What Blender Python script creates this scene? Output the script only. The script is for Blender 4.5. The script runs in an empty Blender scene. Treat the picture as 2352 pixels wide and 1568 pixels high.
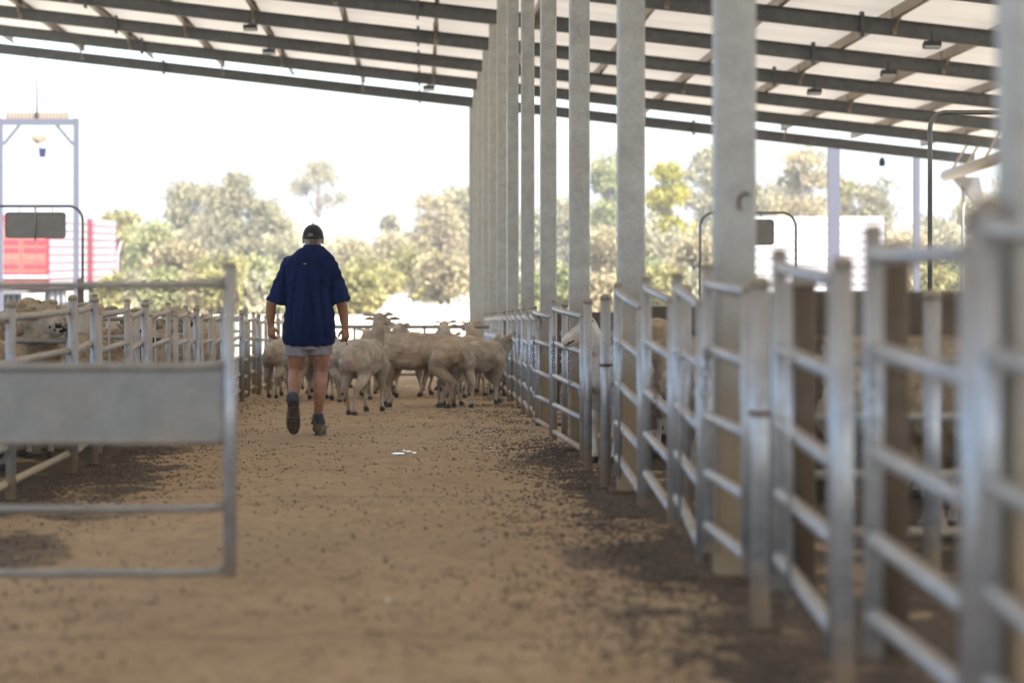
import bpy, bmesh, math, random
from mathutils import Vector, Matrix, noise, Euler
random.seed(7)
R = math.radians
S = bpy.context.scene
C = S.collection

# ------------------------------------------------------------------ camera, sky, sun, exposure
CAMZ = 0.963
FPX = 5553.0            # focal length in pixels of a 2352 wide picture
X0, Y0 = 975.0, 575.0   # where the lane direction / the horizon fall in that picture
SL = 0.03               # the yard floor falls 3 cm per metre
cam = bpy.data.cameras.new('camera')
cam.lens = 85.0; cam.sensor_width = 36.0
cam.shift_x = (1176 - X0) / 2352.0
cam.shift_y = -(784 - Y0) / 2352.0
cam.clip_start = 0.1; cam.clip_end = 9000
cam.dof.use_dof = True; cam.dof.focus_distance = 21.2; cam.dof.aperture_fstop = 1.95
cam.dof.aperture_blades = 9
co = bpy.data.objects.new('camera', cam); C.objects.link(co)
co.location = (0, 0, CAMZ); co.rotation_euler = (R(90), 0, 0)
S.camera = co

SUN_EL, SUN_AZ = 58.0, 150.0     # azimuth clockwise from +Y
w = bpy.data.worlds.new('World'); S.world = w; w.use_nodes = True
nt = w.node_tree; nt.nodes.clear()
sky = nt.nodes.new('ShaderNodeTexSky'); sky.sky_type = 'NISHITA'; sky.sun_disc = False
sky.sun_elevation = R(SUN_EL); sky.sun_rotation = R(SUN_AZ)
sky.dust_density = 3.0; sky.air_density = 1.0; sky.ozone_density = 1.0
bg = nt.nodes.new('ShaderNodeBackground'); bg.inputs['Strength'].default_value = 0.15
wo = nt.nodes.new('ShaderNodeOutputWorld')
nt.links.new(sky.outputs[0], bg.inputs[0]); nt.links.new(bg.outputs[0], wo.inputs[0])
sl = bpy.data.lights.new('sun', 'SUN'); sl.energy = 4.0; sl.angle = R(0.5); sl.color = (1.0, 0.95, 0.87)
so = bpy.data.objects.new('sun', sl); C.objects.link(so)
d = Vector((math.sin(R(SUN_AZ)) * math.cos(R(SUN_EL)), math.cos(R(SUN_AZ)) * math.cos(R(SUN_EL)), math.sin(R(SUN_EL))))
so.rotation_euler = d.to_track_quat('Z', 'Y').to_euler(); so.location = d * 50
S.view_settings.view_transform = 'Standard'; S.view_settings.look = 'None'
S.view_settings.exposure = 2.0; S.view_settings.gamma = 1.0
S.cycles.max_bounces = 9; S.cycles.diffuse_bounces = 6; S.cycles.glossy_bounces = 3
S.cycles.transmission_bounces = 4; S.cycles.transparent_max_bounces = 6; S.cycles.volume_bounces = 0
S.cycles.use_denoising = True; S.cycles.caustics_reflective = False; S.cycles.caustics_refractive = False
S.cycles.sample_clamp_indirect = 6.0

def W(x, y, s):
    """a point of the photograph at s pixels per metre -> metres"""
    return Vector(((x - X0) / s, FPX / s, CAMZ + (Y0 - y) / s))
def fz(Y): return -SL * Y if Y < 62 else -SL * 62
GZ = -SL * 62

# ------------------------------------------------------------------ materials
def mat(name, col=(.5, .5, .5), rough=.6, metal=0.0, spec=.5):
    m = bpy.data.materials.new(name); m.use_nodes = True
    b = m.node_tree.nodes['Principled BSDF']
    b.inputs['Base Color'].default_value = (*col, 1); b.inputs['Roughness'].default_value = rough
    b.inputs['Metallic'].default_value = metal; b.inputs['Specular IOR Level'].default_value = spec
    return m
def nodes(m): return m.node_tree.nodes, m.node_tree.links, m.node_tree.nodes['Principled BSDF']
def noise_node(m, scale, detail=4, rough=.55, coord='Object', stretch=None):
    n, l, b = nodes(m)
    tc = n.new('ShaderNodeTexCoord'); t = n.new('ShaderNodeTexNoise')
    t.inputs['Scale'].default_value = scale; t.inputs['Detail'].default_value = detail; t.inputs['Roughness'].default_value = rough
    if stretch:
        mp = n.new('ShaderNodeMapping'); mp.inputs['Scale'].default_value = stretch
        l.new(tc.outputs[coord], mp.inputs[0]); l.new(mp.outputs[0], t.inputs['Vector'])
    else: l.new(tc.outputs[coord], t.inputs['Vector'])
    return t
def ramp(m, src, stops):
    n, l, b = nodes(m); r = n.new('ShaderNodeValToRGB'); e = r.color_ramp.elements
    while len(e) < len(stops): e.new(.5)
    for i, (p, c) in enumerate(stops): e[i].position = p; e[i].color = (*c, 1) if len(c) == 3 else c
    l.new(src, r.inputs[0]); return r
def mixc(m, fac, a, b_):
    n, l, b = nodes(m); x = n.new('ShaderNodeMix'); x.data_type = 'RGBA'
    if isinstance(fac, float): x.inputs[0].default_value = fac
    else: l.new(fac, x.inputs[0])
    for i, v in ((6, a), (7, b_)):
        if isinstance(v, tuple): x.inputs[i].default_value = (*v, 1)
        else: l.new(v, x.inputs[i])
    return x.outputs[2]
def mathn(m, op, a, b_=None, clamp=False):
    n, l, b = nodes(m); x = n.new('ShaderNodeMath'); x.operation = op; x.use_clamp = clamp
    for i, v in ((0, a), (1, b_)):
        if v is None: continue
        if isinstance(v, (int, float)): x.inputs[i].default_value = v
        else: l.new(v, x.inputs[i])
    return x.outputs[0]
def bump(m, h, strength=.3, dist=.01):
    n, l, b = nodes(m); x = n.new('ShaderNodeBump'); x.inputs['Strength'].default_value = strength
    x.inputs['Distance'].default_value = dist; l.new(h, x.inputs['Height']); l.new(x.outputs[0], b.inputs['Normal'])

def galv(name, lo, hi, dust=(.42, .33, .22), dustamt=.8, rough=.45, metal=.35, low=0.0):
    """galvanised steel: zinc spangle, dust lying on what faces up, muck splashed on the lowest part"""
    m = mat(name, lo, rough, metal)
    n, l, b = nodes(m)
    t = noise_node(m, 9, 6, .6); t2 = noise_node(m, 60, 3, .6); t3 = noise_node(m, 3.5, 5, .6)
    c = ramp(m, t.outputs[0], [(.3, lo), (.7, hi)]).outputs[0]
    c = mixc(m, mathn(m, 'MULTIPLY', ramp(m, t2.outputs[0], [(.45, (0, 0, 0)), (.62, (1, 1, 1))]).outputs[0], .25), c, tuple(x * .62 for x in lo))
    g = n.new('ShaderNodeNewGeometry'); sx = n.new('ShaderNodeSeparateXYZ'); l.new(g.outputs['Normal'], sx.inputs[0])
    up = mathn(m, 'MULTIPLY', mathn(m, 'SUBTRACT', sx.outputs[2], .25, True), 1.6, True)
    up = mathn(m, 'MULTIPLY', up, mathn(m, 'ADD', t3.outputs[0], .25, True))
    up = mathn(m, 'MULTIPLY', up, dustamt)
    grime = ramp(m, t3.outputs[0], [(.5, (0, 0, 0)), (.72, (1, 1, 1))]).outputs[0]
    f = mathn(m, 'MAXIMUM', up, mathn(m, 'MULTIPLY', grime, .4 * dustamt))
    if low:
        # height above the sloping floor
        sp = n.new('ShaderNodeSeparateXYZ'); l.new(g.outputs['Position'], sp.inputs[0])
        h = mathn(m, 'ADD', sp.outputs[2], mathn(m, 'MULTIPLY', sp.outputs[1], SL))
        h = mathn(m, 'ADD', h, mathn(m, 'MULTIPLY', mathn(m, 'SUBTRACT', t3.outputs[0], .5), .9))
        lowf = mathn(m, 'SUBTRACT', 1.0, mathn(m, 'DIVIDE', h, low), True)
        f = mathn(m, 'MAXIMUM', f, mathn(m, 'MULTIPLY', lowf, 1.5, True))
    c = mixc(m, f, c, dust)
    l.new(c, b.inputs['Base Color'])
    l.new(mathn(m, 'ADD', mathn(m, 'MULTIPLY', f, .35), rough, True), b.inputs['Roughness'])
    l.new(mathn(m, 'MULTIPLY', mathn(m, 'SUBTRACT', 1.0, f, True), metal), b.inputs['Metallic'])
    bump(m, t2.outputs[0], .12, .003)
    return m
M = {}
M['tube'] = galv('galvanised_tube', (.25, .27, .295), (.42, .445, .475), low=.22, metal=.55, rough=.36, dust=(.33, .25, .165))
M['tube_dusty'] = galv('dusty_galvanised_tube', (.25, .24, .225), (.40, .39, .365), dustamt=1.2, metal=.3, low=.35)
M['railgrey'] = galv('grey_brown_rail', (.17, .165, .15), (.25, .24, .22), dust=(.28, .23, .17), dustamt=.8, metal=.2)
M['cap'] = galv('post_cap_dusty', (.20, .17, .13), (.30, .26, .20), dust=(.30, .23, .15), metal=.1, rough=.7)
M['column'] = galv('galvanised_column', (.29, .30, .295), (.41, .42, .41), dust=(.24, .18, .11), dustamt=.35, rough=.55, metal=.2, low=1.35)
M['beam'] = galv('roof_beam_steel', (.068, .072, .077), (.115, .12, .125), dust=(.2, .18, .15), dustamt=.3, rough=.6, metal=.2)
M['purlin'] = galv('purlin_steel', (.20, .165, .13), (.34, .29, .24), dust=(.42, .28, .14), dustamt=.6, rough=.5, metal=.3)
M['sheetmetal'] = galv('gate_sheet_metal', (.17, .175, .175), (.23, .235, .235), dustamt=.6, rough=.5, metal=.25)
M['darkpipe'] = galv('weathered_pipe', (.10, .11, .11), (.17, .175, .17), dustamt=.4, metal=.2)
M['sign'] = galv('grey_sign_plate', (.14, .135, .125), (.17, .165, .15), dustamt=.3, metal=.1)
M['rustpost'] = galv('mud_stained_post', (.06, .043, .028), (.13, .10, .072), dust=(.09, .06, .035), metal=.05, rough=.8, low=.8)
M['white_steel'] = mat('pale_weathered_steel', (.085, .09, .12), .5)
M['cream'] = mat('cream_guttering', (.34, .29, .24), .5)
M['hoistcream'] = mat('cream_hoist_enamel', (.20, .165, .12), .5)
M['rust'] = mat('rusty_chain', (.10, .055, .04), .7, .4)
_t = noise_node(M['rust'], 40); _n, _l, _b = nodes(M['rust']); _l.new(ramp(M['rust'], _t.outputs[0], [(.35, (.05, .035, .03)), (.7, (.20, .10, .06))]).outputs[0], _b.inputs['Base Color'])
M['steelchain'] = mat('steel_chain', (.22, .23, .25), .4, .7)
M['black'] = mat('black_plastic', (.015, .015, .018), .5)
M['lamp_glass'] = mat('lamp_glass', (.5, .55, .6), .15)
M['blue'] = mat('blue_plastic', (.015, .022, .08), .5)

# roof sheet: pale underside with ribs running down the fall
m = mat('roof_sheet_underside', (.8, .78, .76), .55); M['roof'] = m
n, l, b = nodes(m)
tc = n.new('ShaderNodeTexCoord'); wv = n.new('ShaderNodeTexWave'); wv.wave_type = 'BANDS'; wv.bands_direction = 'Y'
wv.inputs['Scale'].default_value = 1.6; wv.inputs['Distortion'].default_value = 0.0
l.new(tc.outputs['Object'], wv.inputs['Vector'])
t = noise_node(m, .7, 5, .6, stretch=(.35, 2.2, 1)); t2 = noise_node(m, .35, 3, .5)
c = ramp(m, t.outputs[0], [(.3, (.70, .66, .63)), (.7, (.88, .86, .84))]).outputs[0]
c = mixc(m, ramp(m, t2.outputs[0], [(.55, (0, 0, 0)), (.7, (1, 1, 1))]).outputs[0], c, (.88, .85, .80))
c = mixc(m, mathn(m, 'MULTIPLY', wv.outputs[1], .18), c, (.5, .42, .35))
l.new(c, b.inputs['Base Color']); bump(m, wv.outputs[1], .4, .02)
tr = n.new('ShaderNodeBsdfTranslucent'); tr.inputs[0].default_value = (.95, .90, .80, 1); mx = n.new('ShaderNodeMixShader'); mx.inputs[0].default_value = .10  # translucency added so sun through the sheet brightens underside and floor
l.new(b.outputs[0], mx.inputs[1]); l.new(tr.outputs[0], mx.inputs[2]); l.new(mx.outputs[0], n['Material Output'].inputs[0])
# fibreglass skylight strip
m = mat('skylight_fibreglass', (.85, .80, .62), .4); M['skylight'] = m
n, l, b = nodes(m); tr = n.new('ShaderNodeBsdfTranslucent'); mx = n.new('ShaderNodeMixShader'); mx.inputs[0].default_value = .75
t = noise_node(m, 1.5, 3); c = ramp(m, t.outputs[0], [(.42, (.62, .46, .24)), (.55, (.86, .82, .66))]).outputs[0]
l.new(c, tr.inputs[0]); l.new(b.outputs[0], mx.inputs[1]); l.new(tr.outputs[0], mx.inputs[2])
l.new(mx.outputs[0], n['Material Output'].inputs[0])

# yard floor: dusty concrete trodden with manure
m = mat('yard_floor', (.3, .22, .14), .8, spec=.3); M['floor'] = m
n, l, b = nodes(m)
a = noise_node(m, 1.1, 8, .6); bb = noise_node(m, 14, 8, .7, stretch=(1, .45, 1)); cc = noise_node(m, 55, 5, .6); e = noise_node(m, .35, 4, .5)
c = ramp(m, a.outputs[0], [(.3, (.272, .178, .092)), (.7, (.385, .264, .146))]).outputs[0]
c = mixc(m, mathn(m, 'MULTIPLY', ramp(m, bb.outputs[0], [(.46, (0, 0, 0)), (.62, (1, 1, 1))]).outputs[0], .62), c, (.15, .095, .05))
c = mixc(m, mathn(m, 'MULTIPLY', ramp(m, cc.outputs[0], [(.5, (0, 0, 0)), (.7, (1, 1, 1))]).outputs[0], .30), c, (.36, .28, .16))
c = mixc(m, mathn(m, 'MULTIPLY', ramp(m, e.outputs[0], [(.5, (0, 0, 0)), (.65, (1, 1, 1))]).outputs[0], .3), c, (.29, .23, .14))
# trampled muck along both fences and in the pens, partly painted shade
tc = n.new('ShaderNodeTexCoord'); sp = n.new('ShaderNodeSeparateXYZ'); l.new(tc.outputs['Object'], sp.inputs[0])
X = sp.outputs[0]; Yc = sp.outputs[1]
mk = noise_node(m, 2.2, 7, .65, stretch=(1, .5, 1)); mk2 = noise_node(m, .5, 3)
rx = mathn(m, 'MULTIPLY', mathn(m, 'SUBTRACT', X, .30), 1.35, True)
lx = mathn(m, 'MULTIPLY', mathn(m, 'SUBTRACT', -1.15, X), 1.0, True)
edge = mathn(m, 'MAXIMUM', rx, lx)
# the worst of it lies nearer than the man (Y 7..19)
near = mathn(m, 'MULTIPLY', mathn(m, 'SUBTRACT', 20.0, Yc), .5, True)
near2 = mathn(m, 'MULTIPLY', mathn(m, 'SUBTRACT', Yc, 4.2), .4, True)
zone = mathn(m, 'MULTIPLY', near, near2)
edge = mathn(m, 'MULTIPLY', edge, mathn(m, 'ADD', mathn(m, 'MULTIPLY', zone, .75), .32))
pens = mathn(m, 'MAXIMUM', mathn(m, 'MULTIPLY', mathn(m, 'SUBTRACT', X, 1.0), 3.0, True), mathn(m, 'MULTIPLY', mathn(m, 'SUBTRACT', -2.15, X), 3.0, True))  # pen floors darkened in colour for the shade behind the gates
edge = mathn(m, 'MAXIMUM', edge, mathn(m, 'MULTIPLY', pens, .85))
strip = mathn(m, 'MULTIPLY', mathn(m, 'MAXIMUM', mathn(m, 'MULTIPLY', mathn(m, 'SUBTRACT', X, .72), 4.0, True), mathn(m, 'MULTIPLY', mathn(m, 'SUBTRACT', -1.85, X), 3.0, True)), mathn(m, 'ADD', zone, .25, True))  # muck strips that also paint dark contact shade along the fence feet
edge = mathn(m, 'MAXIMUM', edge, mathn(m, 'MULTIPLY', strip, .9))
lw = mathn(m, 'MULTIPLY', mathn(m, 'MULTIPLY', mathn(m, 'SUBTRACT', Yc, 12.3), .6, True), mathn(m, 'MULTIPLY', mathn(m, 'SUBTRACT', 19.0, Yc), .4, True))  # wedge of muck plus painted shadow under the left fence
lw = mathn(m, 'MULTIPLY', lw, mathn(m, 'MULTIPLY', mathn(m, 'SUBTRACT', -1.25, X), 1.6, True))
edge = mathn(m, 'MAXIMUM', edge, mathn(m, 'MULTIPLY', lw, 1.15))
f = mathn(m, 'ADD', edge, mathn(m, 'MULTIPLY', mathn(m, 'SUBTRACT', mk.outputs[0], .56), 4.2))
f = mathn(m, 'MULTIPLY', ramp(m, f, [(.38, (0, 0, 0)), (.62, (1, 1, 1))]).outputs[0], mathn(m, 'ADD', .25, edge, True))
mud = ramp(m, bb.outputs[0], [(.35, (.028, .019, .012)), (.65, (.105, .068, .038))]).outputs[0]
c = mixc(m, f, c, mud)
# a joint line across the slab
jl = mathn(m, 'ABSOLUTE', mathn(m, 'SUBTRACT', mathn(m, 'MODULO', mathn(m, 'ADD', Yc, 24.0 - 19.4), 6.0), 0.0))
jf = mathn(m, 'MULTIPLY', mathn(m, 'LESS_THAN', jl, .05), .55)
c = mixc(m, jf, c, (.10, .07, .045))
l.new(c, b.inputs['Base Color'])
h = mathn(m, 'ADD', bb.outputs[0], mathn(m, 'MULTIPLY', mathn(m, 'MULTIPLY', mk.outputs[0], f), 2.0))
bump(m, h, .6, .02)
# ground outside: pale gravel and dry grass
m = mat('pale_gravel_ground', (.45, .41, .34), .9, spec=.2); M['ground'] = m
n, l, b = nodes(m); a = noise_node(m, .08, 6, .6); bb = noise_node(m, 3, 6, .7)
c = ramp(m, a.outputs[0], [(.35, (.40, .36, .28)), (.5, (.46, .42, .34)), (.7, (.30, .29, .17))]).outputs[0]
c = mixc(m, mathn(m, 'MULTIPLY', bb.outputs[0], .3), c, (.3, .26, .2)); l.new(c, b.inputs['Base Color'])
m = mat('hill_scrub', (.10, .12, .09), .9); M['hill'] = m
t = noise_node(m, .01, 5); n, l, b = nodes(m); l.new(ramp(m, t.outputs[0], [(.4, (.07, .09, .06)), (.6, (.16, .15, .10))]).outputs[0], b.inputs['Base Color'])
m = mat('white_limestone', (.72, .70, .66), .8); M['lime'] = m; t = noise_node(m, 5, 5); bump(m, t.outputs[0], .5, .05)
M['pellet'] = mat('sheep_droppings', (.034, .024, .017), .8)
M['water'] = mat('puddle_water', (.05, .04, .03), .03, 0, 1.0)

def fleece(name, lo, hi, scale=14, bs=.5, bd=.01, stretch=None):
    m = mat(name, lo, .95, spec=.1); n, l, b = nodes(m)
    t = noise_node(m, scale, 6, .65, stretch=stretch); t2 = noise_node(m, 3.2, 5, .6); t3 = noise_node(m, scale * 6, 3, .6)
    c = ramp(m, t2.outputs[0], [(.34, tuple(x * .8 for x in lo)), (.66, hi)]).outputs[0]
    c = mixc(m, ramp(m, t.outputs[0], [(.46, (0, 0, 0)), (.72, (.6, .6, .6))]).outputs[0], c, tuple(x * .5 for x in lo))
    l.new(c, b.inputs['Base Color']); b.inputs['Sheen Weight'].default_value = .15
    bump(m, mathn(m, 'ADD', t.outputs[0], mathn(m, 'MULTIPLY', t3.outputs[0], .4)), bs, bd)
    return m
M['shorn'] = fleece('shorn_fleece_grey', (.27, .215, .155), (.49, .41, .315), 16, .6, .012, (1, .45, 1))
M['shorn_tan'] = fleece('shorn_fleece_tan', (.28, .20, .13), (.47, .36, .25), 16, .6, .012, (1, .45, 1))
M['shorn_white'] = fleece('shorn_fleece_white', (.50, .47, .43), (.66, .63, .58), 14, .3, .008, (1, .45, 1))
M['wool'] = fleece('dirty_wool', (.24, .165, .095), (.50, .38, .24), 22, 1.0, .03)
M['face'] = fleece('pale_face_hair', (.42, .36, .30), (.62, .56, .50), 30, .15, .004)
M['hoof'] = mat('dark_hoof', (.035, .028, .022), .6)
M['pink'] = mat('pink_bare_skin', (.42, .275, .225), .6)
M['eye'] = mat('dark_eye', (.01, .008, .006), .15)
m = mat('sunburnt_skin', (.36, .19, .12), .5); M['skin'] = m
t = noise_node(m, 7, 5); n, l, b = nodes(m); l.new(ramp(m, t.outputs[0], [(.35, (.22, .10, .055)), (.65, (.37, .19, .11))]).outputs[0], b.inputs['Base Color'])
b.inputs['Subsurface Weight'].default_value = .05; b.inputs['Subsurface Scale'].default_value = .02
t2 = noise_node(m, 70, 4); bump(m, t2.outputs[0], .15, .004)
def cloth(name, lo, hi, sc=5):
    m = mat(name, lo, .9, spec=.15); t = noise_node(m, sc, 5, .6); n, l, b = nodes(m)
    l.new(ramp(m, t.outputs[0], [(.3, lo), (.7, hi)]).outputs[0], b.inputs['Base Color'])
    t2 = noise_node(m, 300, 2); bump(m, t2.outputs[0], .2, .002); b.inputs['Sheen Weight'].default_value = .2
    return m
M['navy'] = cloth('navy_cotton', (.003, .0075, .038), (.006, .014, .064))
M['navy'].node_tree.nodes['Principled BSDF'].inputs['Sheen Weight'].default_value = .03
M['shorts'] = cloth('grey_mauve_drill', (.17, .155, .175), (.26, .235, .255))
M['sock'] = cloth('charcoal_wool_sock', (.028, .030, .038), (.075, .078, .09), 18)
M['capcloth'] = cloth('black_cap_cloth', (.010, .010, .016), (.022, .022, .03))
M['leather'] = cloth('muddy_brown_leather', (.075, .050, .03), (.17, .12, .07), 14)
M['sole'] = cloth('worn_rubber_sole', (.035, .025, .018), (.10, .075, .05), 16)
M['hair'] = cloth('grey_hair', (.14, .125, .11), (.38, .36, .34), 40)
M['hair2'] = cloth('grey_brown_hair', (.08, .055, .04), (.22, .18, .15), 40)
M['tab'] = mat('yellow_label_thread', (.65, .50, .10), .7)
M['red'] = mat('red_painted_steel', (.22, .015, .03), .5)
M['orange_red'] = mat('faded_red_panel', (.30, .085, .06), .6)
M['whitepaint'] = mat('white_painted_slats', (.42, .40, .42), .5)
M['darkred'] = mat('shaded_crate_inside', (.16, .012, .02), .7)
M['tyre'] = mat('tyre_rubber', (.02, .02, .02), .85)
M['glass'] = mat('car_glass', (.04, .06, .09), .08)
def leafm(name, lo, hi):
    m = mat(name, lo, .6, spec=.3); n, l, b = nodes(m); t = noise_node(m, .55, 4, .6)
    c = ramp(m, t.outputs[0], [(.35, lo), (.65, hi)]).outputs[0]; l.new(c, b.inputs['Base Color'])
    tr = n.new('ShaderNodeBsdfTranslucent'); l.new(c, tr.inputs[0]); mx = n.new('ShaderNodeMixShader'); mx.inputs[0].default_value = .3
    l.new(b.outputs[0], mx.inputs[1]); l.new(tr.outputs[0], mx.inputs[2]); l.new(mx.outputs[0], n['Material Output'].inputs[0]); return m
LEAF = {'gum': leafm('gum_leaves', (.17, .16, .085), (.35, .32, .19)), 'olive': leafm('olive_leaves', (.18, .17, .06), (.35, .31, .12)),
        'green': leafm('green_leaves', (.18, .19, .08), (.34, .34, .16)), 'tan': leafm('dry_leaves', (.23, .195, .105), (.41, .35, .20)),
        'pale': leafm('pale_leaves', (.23, .22, .14), (.41, .38, .25)), 'yellow': leafm('wattle_leaves', (.22, .20, .02), (.36, .33, .05))}
M['bark'] = mat('pale_gum_bark', (.34, .29, .24), .9); t = noise_node(M['bark'], 2, 5); n, l, b = nodes(M['bark']); l.new(ramp(M['bark'], t.outputs[0], [(.35, (.20, .16, .13)), (.65, (.45, .41, .36))]).outputs[0], b.inputs['Base Color'])

# ------------------------------------------------------------------ mesh helpers
class MB:
    def __init__(s): s.v = []; s.f = []; s.mi = []; s.cur = 0; s.smooth = []
    def add(s, vs, fs, sm=False):
        o = len(s.v); s.v += [tuple(v) for v in vs]
        for f in fs: s.f.append(tuple(i + o for i in f)); s.mi.append(s.cur); s.smooth.append(sm)
    def box(s, c, h, rot=None):
        vs = [Vector((x * h[0], y * h[1], z * h[2])) for x in (-1, 1) for y in (-1, 1) for z in (-1, 1)]
        if rot: vs = [rot @ v for v in vs]
        s.add([v + Vector(c) for v in vs], [(0, 1, 3, 2), (4, 6, 7, 5), (0, 4, 5, 1), (2, 3, 7, 6), (0, 2, 6, 4), (1, 5, 7, 3)])
    def bar(s, p0, p1, w, h):
        """rectangular bar from p0 to p1, w across, h high"""
        p0 = Vector(p0); p1 = Vector(p1); d = (p1 - p0); L = d.length; d.normalize()
        up = Vector((0, 0, 1)) if abs(d.z) < .95 else Vector((0, 1, 0))
        a = d.cross(up).normalized(); u = a.cross(d).normalized(); a = a * w / 2; u = u * h / 2
        vs = [p + i * a + j * u for p in (p0, p1) for i in (-1, 1) for j in (-1, 1)]
        s.add(vs, [(0, 1, 3, 2), (4, 6, 7, 5), (0, 4, 5, 1), (2, 3, 7, 6), (0, 2, 6, 4), (1, 5, 7, 3)])
    def tube(s, pts, r, n=12, caps=True):
        pts = [Vector(p) for p in pts]; k = len(pts); rs = r if isinstance(r, (list, tuple)) else [r] * k
        vs = []; pa = None
        for i, p in enumerate(pts):
            d = (pts[min(i + 1, k - 1)] - pts[max(i - 1, 0)]).normalized()
            if pa is None: a = d.orthogonal().normalized()
            else:
                a = (pa - d * pa.dot(d))
                a = a.normalized() if a.length > 1e-6 else d.orthogonal().normalized()
            pa = a; b = d.cross(a)
            for j in range(n):
                t = 2 * math.pi * j / n; vs.append(p + (a * math.cos(t) + b * math.sin(t)) * rs[i])
        fs = [(i * n + j, i * n + (j + 1) % n, (i + 1) * n + (j + 1) % n, (i + 1) * n + j) for i in range(k - 1) for j in range(n)]
        o = len(s.v); s.add(vs, fs, True)
        if caps:
            s.f.append(tuple(o + j for j in reversed(range(n)))); s.mi.append(s.cur); s.smooth.append(False)
            s.f.append(tuple(o + (k - 1) * n + j for j in range(n))); s.mi.append(s.cur); s.smooth.append(False)
    def loft(s, rings, cap=True, sm=True, closed=False):
        k = len(rings); n = len(rings[0]); vs = [v for r in rings for v in r]
        fs = [(i * n + j, i * n + (j + 1) % n, (i + 1) * n + (j + 1) % n, (i + 1) * n + j) for i in range(k - 1) for j in range(n)]
        if closed: fs += [((k - 1) * n + j, (k - 1) * n + (j + 1) % n, (j + 1) % n, j) for j in range(n)]
        o = len(s.v); s.add(vs, fs, sm)
        if cap and not closed:
            s.f.append(tuple(o + j for j in reversed(range(n)))); s.mi.append(s.cur); s.smooth.append(sm)
            s.f.append(tuple(o + (k - 1) * n + j for j in range(n))); s.mi.append(s.cur); s.smooth.append(sm)
    def ball(s, c, r, seg=12, rin=8, rot=None):
        c = Vector(c); r = r if isinstance(r, (tuple, list)) else (r, r, r); vs = [Vector((0, 0, -1))]
        for i in range(1, rin):
            p = -math.pi / 2 + math.pi * i / rin
            for j in range(seg):
                t = 2 * math.pi * j / seg; vs.append(Vector((math.cos(p) * math.cos(t), math.cos(p) * math.sin(t), math.sin(p))))
        vs.append(Vector((0, 0, 1)))
        vs = [Vector((v.x * r[0], v.y * r[1], v.z * r[2])) for v in vs]
        if rot: vs = [rot @ v for v in vs]
        fs = [(0, 1 + (j + 1) % seg, 1 + j) for j in range(seg)]
        for i in range(rin - 2):
            a = 1 + i * seg
            fs += [(a + j, a + (j + 1) % seg, a + seg + (j + 1) % seg, a + seg + j) for j in range(seg)]
        a = 1 + (rin - 2) * seg; fs += [(a + j, a + (j + 1) % seg, len(vs) - 1) for j in range(seg)]
        s.add([v + c for v in vs], fs, True)
    def chain_balls(s, pts, sx=1.0, step=.3, seg=10, rin=7):
        """pts: list of (x,y,z,r) ; a tapering limb of overlapping balls"""
        for (a, b) in zip(pts[:-1], pts[1:]):
            pa = Vector(a[:3]); pb = Vector(b[:3]); L = (pb - pa).length; nn = max(1, int(L / (min(a[3], b[3]) * step)))
            for i in range(nn + 1):
                t = i / nn; r = a[3] + (b[3] - a[3]) * t
                s.ball(pa.lerp(pb, t), (r * sx, r, r), seg, rin)
    def mesh(s, name, mats):
        me = bpy.data.meshes.new(name); me.from_pydata(s.v, [], s.f)
        for m_ in (mats if isinstance(mats, (list, tuple)) else [mats]): me.materials.append(m_)
        me.polygons.foreach_set('material_index', s.mi); me.polygons.foreach_set('use_smooth', s.smooth)
        me.update(); return me
    def build(s, name, mats, parent=None, world=False):
        o = bpy.data.objects.new(name, s.mesh(name, mats)); C.objects.link(o)
        if parent:
            o.parent = parent
            if world: o.matrix_parent_inverse = parent.matrix_basis.inverted()
        return o
def tag(o, label=None, cat=None, group=None, kind=None):
    if label: o['label'] = label
    if cat: o['category'] = cat
    if group: o['group'] = group
    if kind: o['kind'] = kind
    return o
def thing(name, loc, label, cat, group=None, rz=0):
    o = bpy.data.objects.new(name, None); C.objects.link(o); o.location = loc; o.rotation_euler = (0, 0, rz)
    o.empty_display_size = .2
    return tag(o, label, cat, group)
def sub(mb, origin):
    o = Vector(origin); mb.v = [(v[0] - o.x, v[1] - o.y, v[2] - o.z) for v in mb.v]; return mb
def remesh(mb, voxel, smooth=4, factor=.5):
    me = mb.mesh('tmp', [M['skin']]); o = bpy.data.objects.new('tmp', me); C.objects.link(o)
    r = o.modifiers.new('r', 'REMESH'); r.mode = 'VOXEL'; r.voxel_size = voxel; r.use_smooth_shade = True
    s_ = o.modifiers.new('s', 'SMOOTH'); s_.iterations = smooth; s_.factor = factor
    dg = bpy.context.evaluated_depsgraph_get(); dg.update()
    out = bpy.data.meshes.new_from_object(o.evaluated_get(dg)); bpy.data.objects.remove(o); bpy.data.meshes.remove(me)
    out.materials.clear(); return out
def setmats(me, mats, fn=None):
    me.materials.clear()
    for m_ in mats: me.materials.append(m_)
    for p in me.polygons: p.use_smooth = True; p.material_index = fn(p.center) if fn else 0
def link(name, me, parent=None, loc=(0, 0, 0), rot=(0, 0, 0)):
    o = bpy.data.objects.new(name, me); C.objects.link(o); o.location = loc; o.rotation_euler = rot
    if parent: o.parent = parent
    return o
def dup(root, loc=None, rz=None, label=None):
    r = root.copy(); C.objects.link(r)
    if loc is not None: r.location = loc
    if rz is not None: r.rotation_euler = (0, 0, rz)
    if label: r['label'] = label
    for ch in list(root.children):
        c = ch.copy(); C.objects.link(c); c.parent = r
        for g in ch.children: g2 = g.copy(); C.objects.link(g2); g2.parent = c
    return r
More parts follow.
